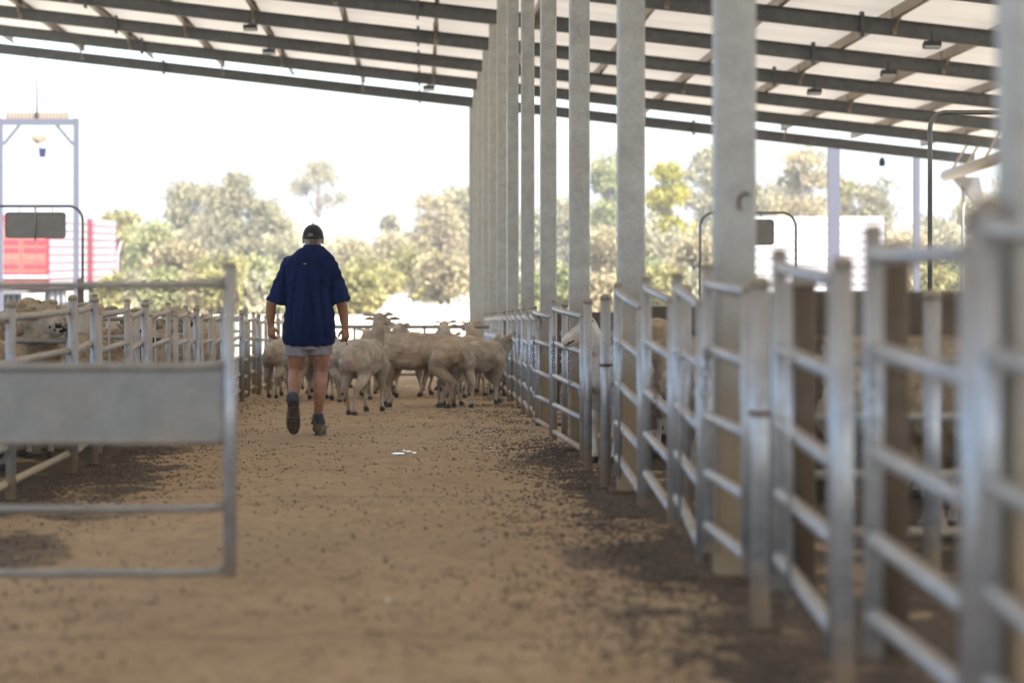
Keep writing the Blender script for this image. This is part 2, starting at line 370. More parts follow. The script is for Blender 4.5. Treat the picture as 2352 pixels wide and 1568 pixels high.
ORD = ['nearest', 'second', 'third', 'fourth', 'fifth', 'sixth', 'seventh', 'eighth', 'ninth', 'tenth', 'eleventh', 'twelfth', 'thirteenth', 'fourteenth', 'fifteenth', 'sixteenth', 'seventeenth', 'eighteenth', 'nineteenth', 'twentieth', 'twenty-first', 'twenty-second', 'twenty-third', 'twenty-fourth', 'twenty-fifth', 'twenty-sixth', 'twenty-seventh', 'twenty-eighth', 'twenty-ninth', 'thirtieth']

def displace(me, fn):
    "move every vertex along its normal; normals are read once, before anything moves"
    cs = [v.co.copy() for v in me.vertices]; ns = [v.normal.copy() for v in me.vertices]
    flat = []
    for p, n_ in zip(cs, ns): flat += list(p + n_ * fn(p, n_))
    me.vertices.foreach_set('co', flat); me.update()

# ------------------------------------------------------------------ ground
g = MB()
ys = [-60, 62, 70, 110, 200, 400, 800, 1150]; xs = [-700, -250, -60, -14, 14, 60, 250, 700]
g.add([(x, y, fz(y) - .004) for y in ys for x in xs], [(i * 8 + j, i * 8 + j + 1, (i + 1) * 8 + j + 1, (i + 1) * 8 + j) for i in range(7) for j in range(7)])
tag(g.build('ground', M['ground']), kind='structure')
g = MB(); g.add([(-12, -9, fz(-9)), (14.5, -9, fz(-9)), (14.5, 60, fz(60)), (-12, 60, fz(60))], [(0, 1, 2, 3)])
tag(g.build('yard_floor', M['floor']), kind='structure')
# distant hills
g = MB(); N = 90; vs = []
for i in range(N):
    x = -260 + 720 * i / (N - 1)
    px = X0 + x / 900 * FPX
    top = 496 + 12 * math.sin(px / 160) + 7 * math.sin(px / 61 + 1)
    z = CAMZ + (Y0 - top) / (FPX / 900)
    vs += [(x, 860, GZ - .1), (x, 900 + 20 * math.sin(i), z), (x, 1100, GZ - .1)]
g.add(vs, [(3 * i + k, 3 * i + 3 + k, 3 * i + 4 + k, 3 * i + 1 + k) for i in range(N - 1) for k in (0, 1)], True)
tag(g.build('hills', M['hill']), kind='structure')

# ------------------------------------------------------------------ the shed
K1 = FPX / 1217.0       # bay length, 4.56 m
RF = .1135                # fall to the right
def zb(X_, Y_): return CAMZ + 4.575 - .0148 * Y_ - RF * X_ - (.06 if Y_ > 59 else 0)  # underside of the beams
XL, XR = -10.9, 13.5
shed = thing('stock_shed', (1.17, 0, 0), 'long open-sided stock shed with a pale sheeted skillion roof over the pens', 'shed')
o0 = Vector((1.17, 0, 0))
for k in range(1, 14):
    Y_ = k * K1; h = .075; c = MB(); X_ = 1.168
    zt = zb(X_, Y_) - .002; zb_ = fz(Y_) - .05
    ch = .012; oct_ = [(-h + ch, -h), (h - ch, -h), (h, -h + ch), (h, h - ch), (h - ch, h), (-h + ch, h), (-h, h - ch), (-h, -h + ch)]
    c.loft([[Vector((X_ + a, Y_ + b_, z)) for a, b_ in oct_] for z in (zb_, zt)], sm=False)
    col = sub(c, o0).build('column', M['column'], shed)
    bp = MB(); bp.box((X_, Y_, fz(Y_) + .012), (.12, .12, .012)); sub(bp, o0).build('base_plate', M['rustpost'], col)
    if k == 2:
        hk = MB(); c0 = Vector((1.2, Y_ - h - .02, CAMZ + (Y0 - 468) / (FPX / Y_)))
        hk.tube([c0 + Vector((math.cos(a) * .028, -.012 * math.sin(a * .5), math.sin(a) * .036)) for a in [R(60 + i * 18) for i in range(10)]], .006, 8)
        tag(sub(hk, o0).build('hook', M['rust'], col), 'small curved dark hook welded to the column face')
for k in range(0, 14):
    Y_ = k * K1; b_ = MB()
    dep = .25; fw = .075
    def P(x, dz, dy): return Vector((x, Y_ + dy, zb(x, Y_) + dz))
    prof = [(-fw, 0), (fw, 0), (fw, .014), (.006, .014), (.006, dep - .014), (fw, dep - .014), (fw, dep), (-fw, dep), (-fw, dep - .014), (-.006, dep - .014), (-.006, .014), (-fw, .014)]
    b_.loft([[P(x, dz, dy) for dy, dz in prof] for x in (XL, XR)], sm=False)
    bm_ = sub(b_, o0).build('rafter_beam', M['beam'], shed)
    for xs_ in ([-.12, -6.4, 6.6] if k > 6 else [-.12]):
        sp = MB(); 
        for dx in (-.014, .014):
            q = [P(xs_ + dx + e, dz, dy) for e in (-.011, .011) for dz in (-.06, dep + .06) for dy in (-.085, .085)]
            sp.add(q, [(0, 1, 3, 2), (4, 6, 7, 5), (0, 4, 5, 1), (2, 3, 7, 6), (0, 2, 6, 4), (1, 5, 7, 3)])
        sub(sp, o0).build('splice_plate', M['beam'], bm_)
PH = .17
pj = [i for i in range(-6, 8)]
def zs(X_, Y_): return CAMZ + 4.575 - .0148 * Y_ - RF * X_
for j in pj:
    x = .18 + 1.72 * j
    if x < XL or x > XR: continue
    p = MB(); ya, yb = -9, 13 * K1 + .3
    def Q(dx, dz, y): return Vector((x + dx, y, zs(x, y) + .25 + dz))
    for yy0, yy1 in ((ya, yb),):
        # C section: web and two flanges
        for (a, b2, c2, d2) in ((-.002, .002, .002, PH - .002), (-.002, .07, .002, .006), (-.002, .07, PH - .006, PH - .002), (.066, .07, .006, .024), (.066, .07, PH - .024, PH - .006)):
            q = [Q(dx, dz, y) for y in (yy0, yy1) for dx in (a, b2) for dz in (c2, d2)]
            p.add(q, [(0, 1, 3, 2), (4, 6, 7, 5), (0, 4, 5, 1), (2, 3, 7, 6), (0, 2, 6, 4), (1, 5, 7, 3)])
    sub(p, o0).build('purlin', M['purlin'], shed)
for k in range(8, 14):
    Y_ = k * K1
    for j in pj:
        x = .18 + 1.72 * j
        if x < XL or x > 10 or (j + k) % 2: continue
        p = MB(); z0_ = zs(x, Y_)
        p.bar((x + .03, Y_ - .02, z0_ + .05), (x + .03, Y_ - .62, z0_ + .25 + .05), .04, .006)
        p.box((x + .035, Y_ - .03, z0_ + .25 + .07), (.05, .012, .09)); p.box((x + .03, Y_ - .04, z0_ + .06), (.035, .012, .05))
        sub(p, o0).build('fly_brace', M['purlin'], shed)
def roofpiece(name, y0, y1, x0, x1, mtl, th=.025, dz0=0):
    p = MB(); nseg = max(1, int((y1 - y0) / .19)); 
    # ribbed sheet, ribs run down the fall (along x)
    rows = []
    y = y0; up = True; prof = []
    while y < y1 - .001:
        for dy, dz in ((0, 0), (.12, 0), (.14, .03), (.17, .03), (.19, 0)):
            yy = y + dy
            if yy <= y1 + 1e-6: prof.append((yy, dz))
        y += .19
    if prof[-1][0] < y1 - .01: prof.append((y1, 0))
    vs = []
    for yy, dz in prof:
        for x in (x0, x1): vs.append((x, yy, zs(x, yy) + .25 + PH + dz + dz0))
    p.add(vs, [(2 * i, 2 * i + 1, 2 * i + 3, 2 * i + 2) for i in range(len(prof) - 1)])
    return sub(p, o0).build(name, mtl, shed)
last = 13 * K1 + .1
xm = 7.6
y = -9.0
sky_rows = [(k * K1 + (.042 * k * K1 - .05 if k > 6 else 1.75), k * K1 + (.042 * k * K1 + .75 if k > 6 else 2.5)) for k in range(7, 12)]
for (a, b_) in sky_rows:
    roofpiece('roof_sheet', y, a, XL, XR, M['roof']); y = b_
    roofpiece('skylight_strip', a, b_, XL, xm, M['skylight'])
    roofpiece('roof_sheet', a, b_, xm, XR, M['roof'])
roofpiece('roof_sheet', y, last, XL, XR, M['roof'])
# single layer of roof sheets; their added translucency passes some sun
# floodlights hung under the beams
fl = thing('floodlight', (0, 0, 0), 'x', 'floodlight', 'floodlights hung from the shed roof')
q = MB(); q.tube([(0, 0, 0), (0, 0, -.16)], .012, 8); q.build('hanger', M['black'], fl)
q = MB(); q.box((0, -.02, -.21), (.13, .07, .035), Matrix.Rotation(R(-18), 3, 'X')); q.box((0, .03, -.165), (.05, .03, .025)); q.build('lamp_housing', M['black'], fl)
q = MB(); q.box((0, -.035, -.252), (.115, .055, .008), Matrix.Rotation(R(-18), 3, 'X')); q.build('lens', M['lamp_glass'], fl)
FLS = [(575, 10, 'over the left end of the roof, above the man'), (618, 11, 'under the third lowest beam, left of the man'), (985, 12, 'beside the beam splice close to the column row'), (2040, 9, 'under the darkest beams at upper right'),
       (2140, 8, 'highest at the upper right corner of the roof'), (1870, 10, 'under the middle beam on the right'), (1685, 11, 'just right of the broad mottled column')]
for i, (px, k, lb) in enumerate(FLS):
    Y_ = k * K1 - .35; X_ = (px - X0) * Y_ / FPX
    o = fl if i == 0 else dup(fl)
    o.location = (X_, Y_, zb(X_, Y_) + .1); o['label'] = 'small dark floodlight ' + lb
# ------------------------------------------------------------------ right hand gutter / duct and its legs
gd = thing('roof_gutter_duct', (13.0, 58, fz(58)), 'cream round duct hung under the right edge of the shed roof', 'duct')
q = MB(); a = W(2172, 404, 93.0); b_ = W(2330, 352, 110.0)
q.tube([a, a.lerp(b_, .5), b_], .135, 16); sub(q, gd.location).build('pipe', M['cream'], gd)
for t_, nm in ((.12, 0), (.35, 0), (.62, 0)):
    q = MB(); p = a.lerp(b_, t_); q.bar(p + Vector((0, 0, .12)), Vector((p.x + .35, p.y, zb(p.x, p.y) + .3)), .05, .05); sub(q, gd.location).build('bracket', M['purlin'], gd)
q = MB(); p = a.lerp(b_, .12)
rg = [[p + Vector((sx * r_ + ox, sy * r_, dz)) for sx, sy in ((-1, -1), (1, -1), (1, 1), (-1, 1))] for r_, dz, ox in ((.28, -.1, .3), (.06, -.95, .75))]
q.loft(rg, sm=False); sub(q, gd.location).build('hopper', M['sheetmetal'], gd)
q = MB(); p = W(2213, 395, 95); q.tube([(p.x, p.y, fz(p.y)), (p.x, p.y, p.z)], .045, 10); sub(q, gd.location).build('leg', M['sheetmetal'], gd)

# ------------------------------------------------------------------ fences
def gate(Pf, Pn, zf, zn, label, group, name='yard_gate', r=.021, topf=.07, topn=.0, botf=.10, botn=.06, rod=None, m_='tube', capn=True, capf=True, infill=False):
    """a tube gate between a far and a near stile; zf / zn: rail heights at each end"""
    base = Vector((Pf[0], Pf[1], fz(Pf[1])))
    t = thing(name, base, label, 'gate', group)
    F = Vector((Pf[0], Pf[1], 0)); Nn = Vector((Pn[0], Pn[1], 0)); dd = (Nn - F).normalized()
    for P_, zz, tp, bt, cp in ((F, zf, topf, botf, capf), (Nn, zn, topn, botn, capn)):
        q = MB(); z1 = zz[0] + tp; z0 = max(zz[-1] - bt, fz(P_.y) + .012)
        q.tube([(P_.x, P_.y, z0), (P_.x, P_.y, z1)], r * 1.12, 14); st = sub(q, base).build('stile', M[m_], t)
        if cp:
            q = MB(); q.tube([(P_.x, P_.y, z1), (P_.x, P_.y, z1 + .008), (P_.x, P_.y, z1 + .02)], [r * 1.2, r * 1.2, r * .7], 12); sub(q, base).build('cap', M['cap'], st)
    for i, (a, b2) in enumerate(zip(zf, zn)):
        A = F + dd * r; B = Nn - dd * r; A.z = a; B.z = b2
        q = MB(); rr = r * 1.02
        if i == 0:   # the top rail sweeps up into the far stile
            q.tube([A + Vector((0, 0, .012)), A.lerp(B, .10) + Vector((0, 0, .002)), A.lerp(B, .3), B], rr, 12)
        else: q.tube([A, B], rr, 12)
        sub(q, base).build('rail', M[m_], t)
    if rod is not None:
        p = F.lerp(Nn, rod); off = dd.cross(Vector((0, 0, 1))) * (r + .012)
        q = MB(); q.tube([(p.x - abs(off.x) * 1, p.y, zf[0] * (1 - rod) + zn[0] * rod - .02), (p.x - abs(off.x), p.y, zf[-1] * (1 - rod) + zn[-1] * rod - .06)], .008, 8)
        sub(q, base).build('drop_bolt', M[m_], t)
    return t
def post(x, Y_, z1, label, group, r=.029, m_='tube', name='fence_post', band=None, z0=None):
    base = Vector((x, Y_, fz(Y_))); t = thing(name, base, label, 'post', group)
    q = MB(); q.tube([(0, 0, (-.03 if z0 is None else z0 - base.z)), (0, 0, z1 - base.z - .012)], r, 16); q.build('tube', M[m_], t)
    q = MB(); zz = z1 - base.z - .03; q.tube([(0, 0, zz), (0, 0, zz + .018), (0, 0, zz + .03), (0, 0, zz + .036)], [r * 1.1, r * 1.1, r * .8, r * .3], 16); q.build('cap', M['cap'], t)
    q = MB(); q.tube([(0, 0, 0), (0, 0, .012)], r * 1.45, 14); q.build('foot_plate', M['rustpost'], t)
    if band:
        q = MB(); zz = band - base.z; q.tube([(0, 0, zz - .008), (0, 0, zz + .008)], r * 1.25, 14); q.bar((r, 0, zz), (r + .05, .03, zz), .03, .008); q.build('hinge_band', M['rust'], t)
    return t
def chain(p0, p1, label, mtl='rust', L=.034, rw=.0034, sag=0.0, group='chains hanging on the gates'):
    p0 = Vector(p0); p1 = Vector(p1); n_ = max(2, int((p1 - p0).length / (L * .78))); q = MB()
    d_ = (p1 - p0).normalized(); a = d_.orthogonal().normalized(); b2 = d_.cross(a)
    for i in range(n_):
        t_ = (i + .5) / n_; c = p0.lerp(p1, t_) + Vector((random.uniform(-.004, .004), random.uniform(-.004, .004), -sag * 4 * t_ * (1 - t_)))
        u = a if i % 2 else b2
        if i % 2 == 0: u = (a + b2 * .6).normalized()
        else: u = (a - b2 * .9).normalized()
        hl = L / 2; hw = L * .30; pts = []
        for k in range(12):
            an = 2 * math.pi * k / 12; cx = math.cos(an) * hw; cy = math.sin(an) * hw + (hl - hw) * (1 if math.sin(an) >= 0 else -1)
            pts.append(c + u * cx + d_ * cy)
        rings = []
        for k in range(12):
            dd = (pts[(k + 1) % 12] - pts[k - 1]).normalized(); nn = u.cross(d_); oo = dd.cross(nn)
            rings.append([pts[k] + (nn * math.cos(R(60 * j)) + oo * math.sin(R(60 * j))) * rw for j in range(6)])
        q.loft(rings, closed=True)
    o = q.build('chain', M[mtl]); o.data.transform(Matrix.Translation(-p0)); o.location = p0
    return tag(o, label, 'chain', group)

XF = 1.055
def sR(x, Xf=XF): return (x - X0) / Xf
# right hand gates: far x, near x, rail rows at each end
RG = [
 (2274, 2640, [535, 817, 1110, 1356, 1560], [528, 905, 1300, 1660, 1930], .0),
 (2005, 2231, [588, 802, 1035, 1234, 1413], [583, 872, 1153, 1399, 1591], .0),
 (1790, 1922, [617, 802, 972, 1131, 1279], [644, 860, 1066, 1240, 1453], .42),
 (1625, 1718, [654, 799, 957, 1086, 1205], [670, 834, 996, 1141, 1279], .0),
 (1556, 1612, [664, 802, 931, 1041, 1141], [702, 838, 983, 1112, 1253], .45),
 (1485, 1545, [664, 783, 899, 996, 1086], [692, 822, 950, 1060, 1172], .0),
 (1419, 1474, [674, 780, 880, 970, 1049], [708, 819, 932, 1031, 1130], .35),
 (1273, 1339, [711, 788, 863, 929, 991], [728, 810, 893, 962, 1032], .0),
 (1228, 1268, [719, 783, 850, 908, 961], [729, 796, 869, 926, 985], .0),
]
GR = 'tube gates of the right hand fence'
for i, (xf, xn, yf, yn, rod) in enumerate(RG):
    sf = sR(xf); sn = sR(xn)
    zf = [W(xf, y_, sf).z for y_ in yf]; zn = [W(xn, y_, sn).z for y_ in yn]
    a = W(xf, 0, sf); b_ = W(xn, 0, sn)
    gate(a, b_, zf, zn, '%s galvanised tube gate from the camera in the right hand fence' % ORD[i], GR, rod=(rod or None),
         topf={0: .05, 1: .055, 2: .04, 3: .06, 4: .05, 5: .045, 6: .04, 7: .06, 8: .05}[i])
# the far run of right hand fence, regular
xr = []; Y_ = 22.6; i = len(RG)
while Y_ < 40.5:
    L_ = 1.25 if i % 2 else 1.7; base = fz(Y_); 
    zf = [base + SL * 0 + h_ for h_ in (1.0, .75, .51, .29, .10)]
    zn = zf
    zoff = .03
    gate((XF, Y_ + L_), (XF + .0, Y_ + .06), [z_ + zoff - SL * L_ for z_ in zf], [z_ - .02 for z_ in zn], '%s galvanised tube gate from the camera in the right hand fence' % ORD[i], GR)
    Y_ += L_ + .12; i += 1
# fixed posts of the right fence: x, top, (bottom), radius, band
RP = [(2252, 478, .028, None, 0), (1937, 590, .027, None, 0), (1746, 638, .030, 948, 0), (1391, 677, .030, 838, 0), (1350, 686, .027, None, 0), (1297, 696, .027, None, .13), (1253, 733, .026, None, .10), (1216, 714, .026, None, .02), (1203, 716, .028, None, .0), (1171, 729, .027, None, .0), (1158, 727, .025, None, .0), (1140, 733, .025, None, 0)]
for i, (x, yt, r_, bd, dX) in enumerate(RP):
    s_ = sR(x, XF + dX); p = W(x, yt, s_)
    post(p.x, p.y, p.z, '%s round capped steel post from the camera in the right hand fence' % ORD[i], 'round capped posts of the right hand fence', r_, band=(W(x, bd, s_).z if bd else None))
# stouter, mud stained posts a step behind the right fence
for i, (x, yt, s_, r_, m_) in enumerate([(2052, 560, 800, .045, 'rustpost'), (2141, 668, 620, .033, 'tube'), (1846, 640, 640, .042, 'rustpost'), (1572, 655, 470, .035, 'tube'), (1700, 700, 470, .03, 'tube'), (1885, 730, 430, .03, 'rustpost')]):
    p = W(x, yt, s_)
    if p.z > fz(p.y) + 1.25: p.z = fz(p.y) + 1.22
    post(p.x, p.y, p.z, ['thick mud-brown post standing behind the second nearest gate', 'grey round post right of the thick mud-brown post, inside the right pens', 'dark brown post standing behind the third nearest gate', 'grey post behind the fifth gate of the right fence', 'grey post close behind the broad hooked column', 'low brown post inside the right pens under the white truck'][i], 'posts inside the right hand pens', r_, m_)
# perpendicular pen divisions on the right
for i, (Y_, xa, xb) in enumerate([(9.3, 1.35, 7), (17.8, 1.5, 10.5), (27.3, 1.5, 12), (36.5, 1.5, 12), (45.5, 1.5, 12)]):
    z_ = fz(Y_); base = Vector((xa, Y_, z_))
    t = thing('pen_division_fence', base, '%s crosswise pen fence from the camera behind the right hand fence' % ORD[i], 'fence', 'crosswise fences inside the right pens')
    n_ = int((xb - xa) / 1.9)
    for j in range(n_ + 1):
        q = MB(); q.tube([((xb - xa) * j / n_, 0, -.02), ((xb - xa) * j / n_, 0, 1.07)], .028, 12); q.build('post', M['rustpost'], t)
    for h_ in (.16, .38, .60, .82):
        q = MB(); q.tube([(0, 0, h_), (xb - xa, 0, h_)], .02, 10); q.build('rail', M['tube_dusty'], t)
    q = MB(); q.box(((xb - xa) / 2, -.045, 1.0), ((xb - xa) / 2, .012, .085)); q.build('top_board', M['rustpost'], t)
    if i in (1, 3):
        q = MB(); q.box(((xb - xa) / 2, .03, .50), ((xb - xa) / 2, .006, .49)); q.build('sheet_infill', M['rustpost'], t)  # dark sheeting added to block bright ground behind the right pens
# second long fence on the far side of the right pens
for Xs, lab, yb_ in ((4.6, 'long low rail fence halfway across the right pens', 50), (9.5, 'long low rail fence at the far side of the right pens', 56)):
    t = thing('long_pen_fence', (Xs, 12, fz(12)), lab, 'fence')
    for j in range(int((yb_ - 12) / 2.2) + 1):
        y = j * 2.2; q = MB(); q.tube([(0, y, -SL * y - .02), (0, y, -SL * y + 1.08)], .027, 10); q.build('post', M['tube_dusty'], t)
    for h_ in (.16, .40, .63, .84, 1.02):
        q = MB(); q.tube([(0, 0, h_), (0, yb_ - 12, h_ - SL * (yb_ - 12))], .02, 10); q.build('rail', M['tube_dusty'], t)

# chains
def ch(x, y0, y1, dx, label, mtl='rust', L=.034, off=.0):
    s_ = sR(x, XF - .045 + off); chain(W(x, y0, s_), W(x + dx, y1, s_), label, mtl, L)
ch(1226, 772, 840, 0, 'short dark chain hanging on the ninth gate of the right fence')
ch(1271, 773, 852, 0, 'rusty chain hanging at the far end of the wide eighth gate')
ch(1310, 815, 898, 0, 'chain hanging in front of the white sheep', 'steelchain')
ch(1211, 792, 905, 1, 'long grey chain hanging beyond the ninth gate', 'steelchain')
ch(1506, 828, 985, 0, 'rusty chain hanging beside the sixth nearest gate')
ch(1622, 800, 935, 0, 'doubled rusty chain hanging at the far end of the fourth gate', L=.04)
ch(1409, 760, 960, 0, 'steel chain hanging behind the banded post', 'steelchain', off=.05)
ch(1192, 770, 820, 0, 'small chain hanging on the tenth gate of the right fence')
ch(2001, 800, 1045, 1, 'big-linked chain hanging between the second and third nearest gates', 'steelchain', L=.05, off=.03)

# ------------------------------------------------------------------ left hand fence
XLF = -2.27
def sLf(x, Xf=XLF): return (x - X0) / Xf
LG = [(165, -115, 716, 742), (216, 172, 702, 719), (292, 228, 712, 725), (335, 299, 711, 731), (386, 344, 716, 729), (426, 404, 722, 731), (453, 432, 720, 731), (484, 462, 728, 733),
      (512, 490, 724, 738), (553, 520, 727, 737), (566, 558, 737, 740), (582, 571, 731, 738), (594, 584, 735, 738), (610, 598, 738, 742)]
GL = 'tube gates of the left hand fence'
hs = (0, .245, .49, .70, .90)
for i, (xf, xn, yf, yn) in enumerate(LG):
    sf = sLf(xf); sn = sLf(xn); a = W(xf, yf, sf); b_ = W(xn, yn, sn)
    gate(a, b_, [max(a.z - h_, fz(a.y) + .05) for h_ in hs], [max(b_.z - h_, fz(b_.y) + .05) for h_ in hs], '%s dusty tube gate from the camera in the left hand fence' % ORD[i], GL, topf=.065, m_='tube_dusty', rod=(.5 if i in (0, 2, 4, 7) else None), topn=.01)
Y_ = FPX / sLf(610) + .1; i = len(LG)
while Y_ < 40:
    L_ = 1.3; z_ = fz(Y_)
    gate((XLF, Y_ + L_), (XLF, Y_), [z_ + h_ for h_ in (.96, .71, .47, .27, .08)], [z_ + h_ for h_ in (.94, .69, .45, .25, .08)], '%s dusty tube gate from the camera in the left hand fence' % ORD[i], GL, m_='tube_dusty'); Y_ += L_ + .12; i += 1
for i, (x, yt) in enumerate([(25, 692), (167, 678), (217, 683), (333, 695), (451, 706), (511, 713), (556, 717), (594, 722), (620, 727), (640, 731)]):
    s_ = sLf(x, XLF + .03); p = W(x, yt, s_)
    post(p.x, p.y, p.z, '%s round capped post from the camera in the left hand fence' % ORD[i], 'round capped posts of the left hand fence', .029)
for i, (x, yt) in enumerate([(78, 700), (115, 689), (192, 696), (256, 703), (312, 708), (403, 714), (437, 718), (470, 722), (498, 726)]):
    s_ = (x - X0) / -2.85; p = W(x, yt, s_)
    post(p.x, p.y, p.z, '%s stout dome-topped post from the camera, just behind the left hand fence' % ORD[i], 'stout posts behind the left hand fence', .052, 'tube_dusty', name='stout_post')
# pens behind the left fence
for i, (Xs, y0_, y1_) in enumerate(((-3.9, 12, 44), (-5.9, 15, 46), (-8.2, 20, 50))):
    t = thing('long_pen_fence', (Xs, y0_, fz(y0_)), ['nearest long rail fence behind the left hand fence, woolly sheep beside it', 'middle long rail fence among the left pens', 'farthest long rail fence among the left pens'][i], 'fence')
    for j in range(int((y1_ - y0_) / 1.5) + 1):
        y = j * 1.5; q = MB(); q.tube([(0, y, -SL * y - .02), (0, y, -SL * y + 1.08)], .03, 10); q.build('post', M['tube_dusty'], t)
    if i:
        q = MB(); L1 = y1_ - y0_; q.add([(.03, 0, .03), (.03, L1, .03 - SL * L1), (.03, L1, .98 - SL * L1), (.03, 0, .98), (.04, 0, .03), (.04, L1, .03 - SL * L1), (.04, L1, .98 - SL * L1), (.04, 0, .98)], [(0, 3, 2, 1), (4, 5, 6, 7), (0, 1, 5, 4), (2, 3, 7, 6), (1, 2, 6, 5), (3, 0, 4, 7)]); q.build('sheet_infill', M['rustpost'], t)  # sheeting added so no bright ground shows past the left pens
    for h_ in (.16, .40, .63, .84, 1.02):
        q = MB(); q.tube([(0, 0, h_), (0, y1_ - y0_, h_ - SL * (y1_ - y0_))], .021, 10); q.build('rail', M['tube_dusty'], t)
for i, Y_ in enumerate((13.5, 17, 21, 25.5, 30.5, 36)):
    z_ = fz(Y_); t = thing('pen_division_fence', (-2.5, Y_, z_), '%s crosswise pen fence from the camera behind the left hand fence' % ORD[i], 'fence', 'crosswise fences inside the left pens')
    for j in range(5):
        q = MB(); q.tube([(-1.6 * j, 0, -.02), (-1.6 * j, 0, 1.05)], .028, 10); q.build('post', M['tube_dusty'], t)
    for h_ in (.16, .40, .63, .84, 1.0):
        q = MB(); q.tube([(0, 0, h_), (-7, 0, h_)], .021, 10); q.build('rail', M['tube_dusty'], t)

# ------------------------------------------------------------------ half open sheeted gate, left foreground
s_ = 682.0; Yg = FPX / s_; base = Vector(((528 - X0) / s_, Yg, fz(Yg)))
t = thing('sheeted_drafting_gate', base, 'blurred steel gate with a grey sheet infill swung across the left foreground', 'gate')
def gz(y_): return W(0, y_, s_).z - base.z
q = MB(); q.tube([(0, 0, gz(1325)), (0, 0, gz(612))], .022, 16); st = q.build('stile', M['tube'], t)
q = MB(); q.tube([(0, 0, gz(612)), (0, 0, gz(612) + .012)], .025, 14); q.build('cap', M['cap'], st)
q = MB(); q.tube([(-1.72, 0, gz(1325)), (-1.72, 0, gz(612))], .022, 16); q.build('stile', M['tube'], t)
for y_, r_ in ((655, .0145), (842, .017), (1012, .017), (1167, .015), (1314, .015)):
    q = MB(); pts = [(-1.72, 0, gz(y_)), (-.06, 0, gz(y_)), (-.02, 0, gz(y_))]
    rr = [r_, r_, r_ * 1.5] if y_ == 655 else r_
    q.tube([(-1.70, 0, gz(y_ + 3)), (-.16, 0, gz(y_)), (-.06, 0, gz(y_ - 3)), (-.02, 0, gz(y_ - 4))] , [r_, r_, r_ * 1.25, r_ * 1.55] if y_ == 655 else r_, 14); q.build('rail', M['railgrey'], t)
q = MB(); q.box((-.87, 0, (gz(852) + gz(1002)) / 2), (.845, .004, (gz(852) - gz(1002)) / 2 + .02)); q.build('sheet_infill', M['sheetmetal'], t)

# ------------------------------------------------------------------ end of the lane
Yend = 39.7; z_ = fz(Yend)
t = thing('end_gate', (-2.3, Yend, z_), 'long rail gate closing the far end of the lane behind the flock', 'gate')
for h_ in (.12, .34, .60, .90):
    q = MB(); q.tube([(0, 0, h_), (3.5, 0, h_)], .03 if h_ == .90 else .02, 10); q.build('rail', M['darkpipe'], t)
for x in (0, 1.15, 2.3, 3.5):
    q = MB(); q.tube([(x, 0, .05), (x, 0, .9)], .02, 10); q.build('stile', M['darkpipe'], t)

# ------------------------------------------------------------------ arches with hanging signs
def arch(x0, x1, ytop, s_, label, r, rad, m_='darkpipe', sign=None, thick=1.0):
    base = Vector(((x1 - X0) / s_, FPX / s_, fz(FPX / s_))); t = thing('pipe_arch', base, label, 'arch', 'bent pipe arches over the pen lanes')
    top = W(0, ytop, s_).z - base.z; xa = (x0 - x1) / s_
    pts = [(0, 0, -.02), (0, 0, top - rad)] + [(-rad + rad * math.cos(R(a)), 0, top - rad + rad * math.sin(R(a))) for a in (20, 40, 60, 80)] + \
          [(xa + rad - rad * math.cos(R(180 - a)) * -1 if False else xa + rad - rad * math.sin(R(a - 90)), 0, top - rad + rad * math.cos(R(a - 90))) for a in (100, 120, 140, 160)] + [(xa, 0, top - rad), (xa, 0, -.02)]
    q = MB(); q.tube(pts, r, 12); q.build('bent_pipe', M[m_], t)
    if sign:
        a, b2, c_, d_ = sign
        sg = thing('hanging_sign', W((a + b2) / 2, d_, s_) + Vector((0, -.03, 0)), label.split(' arch')[0] and 'blank grey rounded sign plate hanging from the %s pipe arch' % ('left' if a < 900 else 'right'), 'sign')
        wd = (b2 - a) / s_ / 2; hg = (d_ - c_) / s_; cr = .04; ring = []
        for cx, cz, a0 in ((wd - cr, hg - cr, 0), (-wd + cr, hg - cr, 90), (-wd + cr, cr, 180), (wd - cr, cr, 270)):
            for k in range(5): an = R(a0 + k * 22.5); ring.append((cx + cr * math.cos(an), cz + cr * math.sin(an)))
        q = MB(); q.loft([[Vector((u, y_, v)) for u, v in ring] for y_ in (-.012, .012)], sm=False); q.build('plate', M['sign'], sg)
        q = MB(); ring2 = [Vector((u, -.014, v)) for u, v in ring]; q.tube(ring2 + [ring2[0]], .009, 6); q.build('rim', M['darkpipe'], sg)
        for hx in (-wd * .55, wd * .55):
            q = MB(); hh = (c_ - ytop) / s_; q.tube([(hx, 0, hg - .05), (hx + .01, 0, hg + hh * .5), (hx, 0, hg + hh)], .006, 6); q.build('hanger', M['darkpipe'], sg)
        q = MB(); q.tube([(0, -.03, -.05), (0, -.03, hg + hh)], .012, 8); q.build('rod', M['sheetmetal'], sg)
arch(-40, 190, 473, 150, 'bent pipe arch over the left pens carrying a sign', .021, .22, sign=(14, 151, 489, 546))
arch(1608, 1828, 488, 150, 'bent pipe arch behind the broad hooked column carrying a sign', .021, .22, sign=(1642, 1776, 505, 562))
arch(2136, 2420, 258, 262, 'tall bent pipe arch rising at the right edge beside the nearest column', .021, .14)
# brown post at foot of the left arch
p = W(182, 640, 148); t = post(p.x + .02, p.y, p.z, 'brown square-looking post at the foot of the left pipe arch', None, .05, 'rustpost', name='brown_post')

